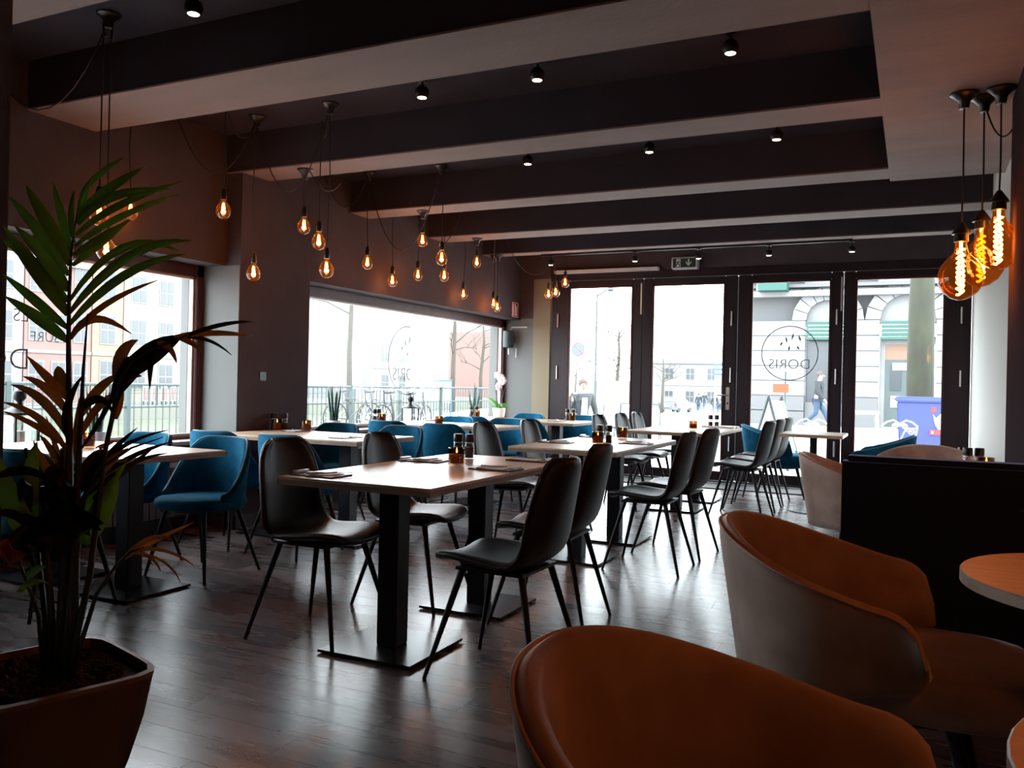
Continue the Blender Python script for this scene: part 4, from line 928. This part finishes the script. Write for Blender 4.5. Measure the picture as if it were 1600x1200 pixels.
dr = wallbox('shop_door', 'door_dark', da, db, z0, S_(1400, 562).z, .2, .3); wallbox('door_pane', 'house_pane', da+.18, db-.25, z0+1.4, z0+2.3, .17, .2, dr); wallbox('door_pane', 'grey_white', da+.2, db-.3, z0+.8, z0+1.2, .17, .2, dr)
wallbox('door_notice', 'paper', da+.25, da+.75, S_(1400, 578).z, S_(1400, 567).z, .15, .17, dr); wallbox('transom', 'transom', da, db, S_(1400, 562).z, S_(1400, 538).z, .25, .3)
wallbox('shop_window', 'house_pane', db+.1, spans[1][1]-.1, z0+.3, S_(1440, 535).z, .35, .4); wallbox('door_surround', 'stone', spans[1][0], da, z0, z_arch-.75, .22, .5); wallbox('lintel', 'stone', spans[1][0], spans[1][1], S_(1400, 538).z, z_arch-.6, .2, .5)
gh = thing('window_awning', 'small green hinged awning high on the house by the shop', 'awning', (0, 0, 0)); q = atY(1213, 445, 32.98)
G().box(-.55, .5, -.9, 0, -.3, 1.4).obj('cloth', 'green_awning', gh); gh.location = (q.x, 32.98, q.z); G().tube([(-.55, 0, 1.2), (-.55, -.9, -.3)], .03, 5).obj('arm', 'steel', gh)
# trees
def tree(label, base, h, r, m, seed, spread=1.0, lev=3, lo=.4):
    rd = random.Random(seed); t = thing('tree', label, 'tree', base); tr_ = G(); br = G()
    tr_.tube([(0, 0, 0), (rd.uniform(-.1, .1), 0, h*.35), (rd.uniform(-.15, .15), 0, h*.7), (0, 0, h)], [r*1.15, r, r*.75, r*.35], 12)
    def rec(p, d, ln, rr, l):
        q = p+d*ln; mid = p+d*ln*.5+Vector((rd.uniform(-.1, .1), rd.uniform(-.1, .1), .08*ln)); br.tube([p, mid, q], [rr, rr*.75, rr*.5], 5)
        if l:
            for _ in range(3 if l > 1 else 2):
                v = (d+Vector((rd.uniform(-.8, .8), rd.uniform(-.8, .8), rd.uniform(-.2, .7)))).normalized(); rec(mid.lerp(q, rd.uniform(.2, 1)), v, ln*rd.uniform(.5, .75), rr*.5, l-1)
    for k in range(8):
        a = rd.uniform(0, 6.28); z = h*rd.uniform(lo, .98); rec(Vector((0, 0, z)), Vector((math.cos(a), math.sin(a), rd.uniform(.1, .9))).normalized(), h*.26*spread*rd.uniform(.7, 1.2), r*.35, lev)
    tr_.obj('trunk', m, t, smooth='all'); br.obj('branches', m, t)
def gp(px, py, d): p = atD(px, py, d); return p
def onground(px, d, z=-.03): p = atD(px, 600, d); return (p.x, p.y, z)
tree('bare plane tree by the canal railing, pale bark', onground(547, 27), 6.0, .085, 'bark_pale', 3, lo=.33)
tree('bare young tree on the quay near the orchid side', onground(707, 42, -.3), 6, .12, 'bark_pale', 5, lev=2); tree('bare slim tree behind the corner snake plant', onground(752, 52, -.5), 6, .11, 'bark_pale', 8, lev=2)
tree('mossy street tree before the stone shop', onground(1438, 22), 9.5, .31, 'bark', 11, lev=2, lo=.62)
tree('bare tree behind the seated person', onground(965, 48, -.5), 5, .12, 'bark_pale', 13, lev=2); tree('bare tree at the left door pane edge', onground(900, 60, -.7), 5, .12, 'bark_pale', 17, lev=2); tree('bare tree far along the street', onground(1035, 70, -1), 5, .12, 'bark_pale', 19, lev=2)
q = atX(296, 560, -8.2); tree('mossy tree trunk just outside the lettered window', (-8.2, q.y, -.03), 6, .10, 'bark', 23, lev=2, lo=.6)
# poles and signs
pl = thing('lamp_post', 'thin dark lamp post seen through the first door pane', 'lamp post', onground(930, 30)); G().tube([(0, 0, 0), (0, 0, 4.5)], [.05, .03], 8).obj('pole', 'rail', pl); G().tube([(0, 0, 4.4), (.5, 0, 4.7)], .03, 6).obj('arm', 'rail', pl); G().lathe([(.06, 4.55), (.14, 4.6), (.05, 4.75)], (.5, 0, 0), 10).obj('lamp_head', 'rail', pl)
q = atD(903, 546, 24); sg = thing('traffic_sign', 'round blue and red no stopping sign', 'traffic sign', (q.x, q.y, -.03)); zz = q.z+.03
G().tube([(0, .03, 0), (0, .03, zz+.3)], .025, 8).obj('pole', 'alu', sg)
def disc(r, y, z, th, n=28): return G().poly([(r*math.cos(2*math.pi*k/n), y, z+r*math.sin(2*math.pi*k/n)) for k in range(n)], th)
disc(.20, 0, zz, .01).obj('rim', 'sign_red', sg); disc(.165, -.004, zz, .004).obj('face', 'sign_blue', sg); G().poly([(-.13, -.008, zz+.10), (-.10, -.008, zz+.13), (.13, -.008, zz-.10), (.10, -.008, zz-.13)], .003).obj('bar', 'sign_red', sg)
q = atD(1124, 577, 45); sb = thing('direction_sign', 'blue street direction board on a post', 'sign', (q.x, q.y, -.35)); zz = q.z+.35
G().tube([(-.2, 0, 0), (-.2, 0, zz+.4)], .035, 8).obj('pole', 'alu', sb); G().box(-.28, .26, -.04, -.02, zz-.32, zz+.30).obj('board', 'sign_blue', sb)
for k in range(2): G().box(-.22, .2, -.05, -.04, zz-.2+.26*k, zz-.08+.26*k).obj('line', 'white', sb)
# blue wheelie container
B = atD(1446, 697, 17.6); bin_ = thing('wheelie_bin', 'blue wheeled container with a white crown decal and red banner', 'bin', (B.x, B.y, -.03))
G().poly([(-.50, -.36, .12), (.50, -.36, .12), (.56, -.40, 1.02), (-.56, -.40, 1.02)], .76).obj('body', 'bin_blue', bin_, bevel=.02); G().box(-.60, .60, -.46, .42, 1.02, 1.13).obj('lid', 'bin_lid', bin_, bevel=.03)
for a in (-.4, .4):
    for b in (-.25, .25): G().tube([(a-.03, b, .07), (a+.03, b, .07)], .07, 12).obj('wheel', 'tyre', bin_)
yd = -.402; C_ = lambda a, b: (.28+a, yd, .62+b)
G().poly([C_(-.16, .16), C_(-.10, .08), C_(-.05, .14), C_(0, .20), C_(.05, .13), C_(.10, .10), C_(.17, .17), C_(.13, -.08), C_(.05, -.14), C_(-.06, -.14), C_(-.11, -.06)], .004).obj('crown_decal', 'white', bin_)
for a in (-.19, .12): G().box(.28+a, .28+a+.09, yd, yd+.004, .82, .93).obj('red_mark', 'sign_red', bin_)
G().box(.06, .48, yd-.004, yd, .36, .47).obj('banner', 'sign_red', bin_); G().box(.10, .13, yd-.008, yd-.004, .39, .44).obj('tick', 'white', bin_)
# garden chairs
def garden_chair(label, loc, rz, group=None):
    t = thing('garden_chair', label, 'chair', loc, rz, group); w_ = .013; t.scale = (.92, .92, .80)
    def scroll(cx, cz, r, sgn): return [(cx+sgn*r*(1-k/26)*math.cos(k*.42), 0, cz+r*(1-k/26)*math.sin(k*.42)) for k in range(24)]
    bk = G()
    bk.tube([(-.22, 0, .45), (-.25, 0, .70), (-.27, 0, .86), (-.20, 0, .93), (-.10, 0, .97), (0, 0, .90), (.10, 0, .97), (.20, 0, .93), (.27, 0, .86), (.25, 0, .70), (.22, 0, .45)], w_, 7)
    for s_ in (-1, 1): bk.tube(scroll(s_*.07, .85, .06, -s_), .009, 6).tube(scroll(s_*.17, .75, .07, -s_), .009, 6).tube([(s_*.24, 0, .82), (s_*.10, 0, .82), (s_*.02, 0, .60), (s_*.02, 0, .46)], .009, 6)
    bk.obj('backrest', 'white', t, smooth='all'); G().lathe([(.23, .43), (.235, .44), (.22, .455), (.01, .46)], (0, -.2, 0), 24).obj('seat', 'white', t)
    for a, b in ((-.18, -.02), (.18, -.02), (-.17, -.36), (.17, -.36)): G().tube([(a, b, .44), (a*1.1, b, .2), (a*1.25, b*1.08, 0)], .011, 6).obj('leg', 'white', t)
p = atD(1405, 700, 13.0); garden_chair('white scrolled metal garden chair before the blue container', (p.x, p.y, -.02), R(8)); p = atD(1268, 700, 13.6); garden_chair('white scrolled metal garden chair below the walking man', (p.x, p.y, -.05), R(-6))
p = atD(1310, 700, 14.0); st = thing('wooden_stool', 'pale wooden crate stool beside the door post outside', 'stool', onground(1352, 15.5)); G().box(-.25, .25, -.2, .2, .80, .86).obj('top', 'cream', st)
for a in (-.2, .2):
    for b in (-.16, .16): G().tube([(a, b, .8), (a*1.3, b*1.2, 0)], .03, 6).obj('leg', 'cream', st)
# sandwich board and orange panel
p = onground(1212, 13.0); ab = thing('sandwich_board', 'grey a frame pavement board outside the third pane', 'sign board', p, R(78))
for s_ in (-1, 1):
    g = G(); a0 = Vector((0, 0, 1.12)); a1 = Vector((0, s_*.32, 0))
    for x_ in (-.28, .28): g.tube([a0+Vector((x_, 0, 0)), a1+Vector((x_, 0, 0))], .022, 6)
    g.obj('frame', 'door_dark', ab); G().add([(-.26, s_*.03, 1.04), (.26, s_*.03, 1.04), (.26, s_*.24, .28), (-.26, s_*.24, .28)], [(0, 1, 2, 3)]).obj('panel', 'grey_white', ab, solid=.01)
q = atD(1220, 607, 20); og = thing('orange_sign', 'bright orange sign panel on a thin post', 'sign', (q.x, q.y, -.03)); zz = q.z+.03
G().box(-.18, .18, -.01, .01, zz-.10, zz+.11).obj('panel', 'orange', og); G().tube([(.1, .02, 0), (.1, .02, zz+.4)], .02, 6).obj('pole', 'rail', og)
# people
def skin_mesh(name, pts, edges, rad, m, parent, root=0, sub=2):
    me = bpy.data.meshes.new(name); me.from_pydata([Vector(p) for p in pts], edges, []); o = bpy.data.objects.new(name, me); COL.objects.link(o)
    o.modifiers.new('sk', 'SKIN')
    for i, r_ in enumerate(rad): v = me.skin_vertices[0].data[i]; v.radius = (r_, r_) if not isinstance(r_, tuple) else r_; v.use_root = (i == root)
    k = o.modifiers.new('su', 'SUBSURF'); k.levels = k.render_levels = sub
    dg = bpy.context.evaluated_depsgraph_get(); m2 = bpy.data.meshes.new_from_object(o.evaluated_get(dg)); bpy.data.objects.remove(o)
    m2.materials.clear(); m2.materials.append(MATS[m]); m2.polygons.foreach_set('use_smooth', [True]*len(m2.polygons)); return link(bpy.data.objects.new(name, m2), parent)
def person(label, loc, rz, legs, arms, top='jacket', bottom='jeans', pelvis=.93, detail=True, lean=0.0, s=1.0, front=None):
    """facing +x; legs/arms = per side (joint positions)"""
    t = thing('person', label, 'person', loc, rz); t.scale = (s,)*3
    pv = Vector((0, 0, pelvis)); ch = pv+Vector((.04+lean, 0, .42)); nk = pv+Vector((.05+lean*1.3, 0, .56)); hd = nk+Vector((.03, 0, .12)); ht = hd+Vector((.02, 0, .10))
    pts = [pv, pv+Vector((.02, 0, .2)), ch, nk, hd, ht]; ed = [(0, 1), (1, 2), (2, 3), (3, 4), (4, 5)]; rad = [.13, .12, (.12, .16), .055, .085, .06]
    J = {}
    for k, sd in ((0, 1), (1, -1)):
        sh = ch+Vector((0, sd*.19, .06)); el, wr = [pv+Vector(a) for a in arms[k]]; hp = pv+Vector((0, sd*.09, -.03)); kn, an = [Vector(a) for a in legs[k]]; to = an+Vector((.14, 0, -.03))
        b = len(pts); dr = (wr-el).normalized(); pm = wr+dr*.07
        pts += [sh, el, wr, pm]; ed += [(2, b), (b, b+1), (b+1, b+2), (b+2, b+3)]; rad += [.065, .045, .032, .03]
        if detail:
            for q in range(4): pts.append(pm+dr*(.075+.012*(q in (1, 2)))+Vector((0, 0, 0))+dr.orthogonal().normalized()*(-.03+.02*q)); ed.append((b+3, len(pts)-1)); rad.append(.009)
            pts.append(wr+dr*.06+dr.cross(dr.orthogonal()).normalized()*.05); ed.append((b+2, len(pts)-1)); rad.append(.010)
        c = len(pts); pts += [hp, kn, an, to]; ed += [(0, c), (c, c+1), (c+1, c+2), (c+2, c+3)]; rad += [.09, .06, .042, .035]; J[k] = (sh, el, wr, hp, kn, an, to)
    skin_mesh('body', pts, ed, rad, 'skin', t)
    jp = [pv+Vector((0, 0, -.13)), pv+Vector((.02, 0, .2)), ch+Vector((0, 0, .02)), nk+Vector((0, 0, -.02))]; je = [(0, 1), (1, 2), (2, 3)]; jr = [(.165, .18), (.145, .165), (.15, .19), .075]
    for k in (0, 1):
        sh, el, wr = J[k][:3]; b = len(jp); jp += [sh, el, wr]; je += [(2, b), (b, b+1), (b+1, b+2)]; jr += [.085, .066, .05]
    skin_mesh('jacket', jp, je, jr, top, t)
    tp = [pv]; te = []; tr2 = [(.135, .15)]
    for k in (0, 1):
        hp, kn, an = J[k][3:6]; b = len(tp); tp += [hp+Vector((0, 0, -.06)), kn, an+Vector((0, 0, .03))]; te += [(0, b), (b, b+1), (b+1, b+2)]; tr2 += [.105, .078, .066]
    skin_mesh('trousers', tp, te, tr2, bottom, t)
    for k in (0, 1):
        an, to = J[k][5:]; skin_mesh('shoe', [an+Vector((-.05, 0, -.03)), an+Vector((.05, 0, -.035)), to], [(0, 1), (1, 2)], [.045, .048, .035], 'shoe', t)
    G().ball(hd+Vector((-.025, 0, .06)), .095, 12, 8).obj('hair', 'hair', t, smooth='all')
    fc = G().ball(hd+Vector((.085, .032, .03)), .011, 6, 4).ball(hd+Vector((.085, -.032, .03)), .011, 6, 4); fc.obj('eyes', 'hair', t)
    G().tube([hd+Vector((.085, 0, .03)), hd+Vector((.115, 0, -.005)), hd+Vector((.085, 0, -.015))], .012, 6).obj('nose', 'skin', t); G().tube([hd+Vector((.08, -.025, -.045)), hd+Vector((.088, 0, -.047)), hd+Vector((.08, .025, -.045))], .006, 5).obj('mouth', 'sign_red', t)
    for sd in (1, -1): G().ball(hd+Vector((-.005, sd*.088, .02)), .022, 6, 5).obj('ear', 'skin', t)
    if front: G().poly([(.165+lean, -.07, pelvis+.02), (.175+lean, .07, pelvis+.02), (.20+lean, .05, pelvis+.45), (.20+lean, -.05, pelvis+.45)], .02, 0).obj('shirt_front', front, t)
    return t
walk = [((.16, .10, .50), (.05, .10, .07)), ((.10, -.09, .48), (-.30, -.09, .14))]
p = atD(1277, 660, 27.0)
person('person in dark jacket and blue jeans striding past the shop', (p.x, p.y, -.06), R(-10), [((.20, .10, .50), (.36, .10, .09)), ((-.02, -.09, .50), (-.38, -.09, .16))], [((-.06, .27, .17), (-.12, .30, -.08)), ((.10, -.26, .18), (.26, -.26, -.02))], s=1.06)
p = atD(908, 640, 17.0)
person('person in a dark jacket and white shirt sitting on the terrace', (p.x, p.y, -.03), R(-50), [((.45, .12, .50), (.47, .12, .07)), ((.45, -.12, .50), (.48, -.12, .07))], [((-.10, .34, .20), (.10, .30, .02)), ((.02, -.28, .18), (.28, -.16, .06))], pelvis=.52, front='shirt')
ch = thing('terrace_chair', 'dark terrace chair under the sitting person', 'chair', (p.x, p.y, -.03), R(-50)); G().box(-.2, .25, -.22, .22, .36, .40).obj('seat', 'rail', ch); G().box(-.24, -.2, -.22, .22, .40, .85).obj('backrest', 'rail', ch)
for a in (-.18, .22):
    for b in (-.2, .2): G().tube([(a, b, .37), (a*1.2, b*1.1, 0)], .015, 6).obj('leg', 'rail', ch)
for k, (px, d, rz, lb) in enumerate(((1117, 72, 80, 'distant pedestrian in dark blue by the direction board'), (1124, 74, 95, 'distant pedestrian next to the one in dark blue'), (1092, 78, 90, 'distant cyclist sized walker in the middle of the street'), (1101, 95, 90, 'distant walker far down the street'))):
    p = onground(px, d, -1.0); person(lb, (p[0], p[1], -1.05), R(rz), walk, [((-.06, .26, .17), (-.02, .28, -.08)), ((.06, -.26, .18), (.14, -.26, -.05))], detail=False, top='jacket' if k != 1 else 'car_paint')
# car
p = onground(1057, 80, -1.15); car = thing('car', 'grey hatchback driving away down the street', 'car', (p[0], p[1], -1.18), R(-10))
G().grid(lambda i, j: [(-.88, -1.9, .3), (-.92, -1.9, .62), (-.90, -1.85, .95), (-.78, -1.65, 1.05), (-.66, -1.2, 1.46), (.66, -1.2, 1.46), (.78, -1.65, 1.05), (.90, -1.85, .95), (.92, -1.9, .62), (.88, -1.9, .3)][i] if j == 0 else [(-.88, 1.9, .3), (-.92, 1.9, .62), (-.9, 1.9, .9), (-.78, 1.2, 1.0), (-.64, .5, 1.44), (.64, .5, 1.44), (.78, 1.2, 1.0), (.9, 1.9, .9), (.92, 1.9, .62), (.88, 1.9, .3)][i], 10, 2).add([(-.88, -1.9, .3), (-.92, -1.9, .62), (-.9, -1.85, .95), (-.78, -1.65, 1.05), (-.66, -1.2, 1.46), (.66, -1.2, 1.46), (.78, -1.65, 1.05), (.9, -1.85, .95), (.92, -1.9, .62), (.88, -1.9, .3)], [tuple(range(10))]).obj('body', 'car_paint', car)
G().add([(-.70, -1.66, 1.06), (.70, -1.66, 1.06), (.60, -1.28, 1.42), (-.60, -1.28, 1.42)], [(0, 1, 2, 3)]).obj('rear_window', 'house_pane', car, solid=.02); G().box(-.3, .3, -1.93, -1.9, .55, .7).obj('number_plate', 'cream', car)
for a in (-.8, .8): G().box(a-.1, a+.1, -1.93, -1.86, .72, .92).obj('tail_light', 'sign_red', car)
for a in (-.8, .8):
    for b in (-1.25, 1.25): G().tube([(a-.1, b, .32), (a+.1, b, .32)], .32, 16).obj('wheel', 'tyre', car)
# bicycles on the quay
def bicycle(label, loc, rz, m, group=None):
    t = thing('bicycle', label, 'bicycle', loc, rz, group)
    for a in (-.52, .52):
        w_ = G().tube([(a+.34*math.cos(2*math.pi*k/24), 0, .35+.34*math.sin(2*math.pi*k/24)) for k in range(25)], .018, 6).obj('wheel', 'tyre', t); sp = G()
        for k in range(12): sp.tube([(a, 0, .35), (a+.33*math.cos(k*.5236), 0, .35+.33*math.sin(k*.5236))], .004, 4)
        sp.obj('spokes', 'alu', w_)
    G().tube([(-.52, 0, .35), (-.12, 0, .30), (.36, 0, .72), (-.22, 0, .80), (-.52, 0, .35)], .018, 6).tube([(-.12, 0, .30), (-.25, 0, .92)], .018, 6).tube([(.52, 0, .35), (.36, 0, .78), (.33, 0, 1.0)], .018, 6).obj('frame', m, t)
    G().tube([(.20, -.27, 1.03), (.33, -.1, 1.02), (.33, .1, 1.02), (.20, .27, 1.03)], .015, 6).obj('handlebar', 'steel', t); G().poly([(-.38, -.07, .93), (-.38, .07, .93), (-.12, .02, .95), (-.12, -.02, .95)], .05, 2).obj('saddle', 'tyre', t)
for k, (px, d, a, lb) in enumerate(((552, 22, 75, 'parked bicycle nearest the plane tree trunk'), (588, 21, 95, 'parked bicycle leaning behind the candle and shakers'), (622, 22.5, 80, 'parked bicycle in the middle of the parked row'), (652, 22, 100, 'parked bicycle beside the lantern'))):
    b_ = atX(px, 640, -11.9+.75*k); bicycle(lb, (b_.x, b_.y, -.03), R(a), 'bike_frame')
# terrace furniture and stall seen through the first pane
tc_ = thing('covered_table', 'terrace table under a pale sheet outside the first pane', 'table', onground(950, 19)); G().poly([(-.9, -.5, .05), (.9, -.5, .05), (.8, -.45, .78), (-.8, -.45, .85)], .95).obj('sheet', 'grey_white', tc_); G().box(-.7, .7, -.3, .3, 0, .06).obj('foot', 'rail', tc_)
ml = thing('market_trailer', 'grey covered trailer parked beside the terrace', 'trailer', onground(948, 35, -.15)); G().box(-1.0, 1.0, -.6, .6, .5, 1.55).obj('box', 'quay', ml); G().tube([(-1.0, 0, .45), (-2.2, 0, .40)], .05, 6).obj('drawbar', 'rail', ml)
for a in (-.6, .6): G().tube([(-.1, a-.08, .32), (-.1, a+.08, .32)], .32, 14).obj('wheel', 'tyre', ml)
G().box(-.9, .9, -.5, .5, .40, .5).obj('chassis', 'rail', ml)
for k in range(3):
    c = thing('terrace_chair', 'slim metal terrace chair in the row by the sheeted table', 'chair', onground(945+36*k, 16.0), R(20*k-20), 'terrace chairs in a row'); G().box(-.2, .2, -.2, .2, .42, .45).obj('seat', 'rail', c)
    G().tube([(-.2, .2, .44), (-.2, .24, .88), (.2, .24, .88), (.2, .2, .44)], .014, 6).obj('backrest', 'rail', c)
    for a in (-.18, .18):
        for b in (-.18, .18): G().tube([(a, b, .43), (a*1.15, b*1.15, 0)], .012, 6).obj('leg', 'rail', c)
q = onground(692, 30, -.1); ib = thing('notice_board', 'framed street map board on the quay', 'sign board', q, R(30)); ib.scale = (.6, .6, .82); G().box(-.5, .5, -.03, .03, .7, 1.6).obj('panel', 'grey_white', ib); G().box(-.55, .55, -.04, .04, 1.6, 1.68).obj('top_rail', 'sign_blue', ib)
for a in (-.5, .5): G().tube([(a, 0, 0), (a, 0, 1.7)], .04, 6).obj('post', 'sign_blue', ib)
q = onground(768, 20); cn = thing('traffic_cone', 'orange and white traffic cone beyond the orchid', 'cone', q); G().lathe([(.22, 0), (.22, .04), (.14, .05), (.03, .75), (.01, .76)], (0, 0, 0), 16).obj('body', 'orange', cn); G().lathe([(.112, .28), (.082, .44)], (0, 0, 0), 16, cap=False).obj('band', 'white', cn)
# red and white barrier panels on the far quay
for k in range(5):
    a = atX(228+14*k, 622, -46.0); b_ = thing('barrier_panel', 'red and white barrier panel on the far quay', 'barrier', (-46.0, a.y, -.75), 0, 'barrier panels on the far quay')
    G().box(-.05, .05, -.22, .22, .25, 1.25).obj('panel', 'white', b_)
    for q in range(3): G().box(.05, .07, -.20+.14*q, -.12+.14*q, .3, 1.2).obj('stripe', 'sign_red', b_)
    for q in (-.18, .18): G().box(-.04, .04, q-.04, q+.04, 0, .26).obj('foot', 'rail', b_)
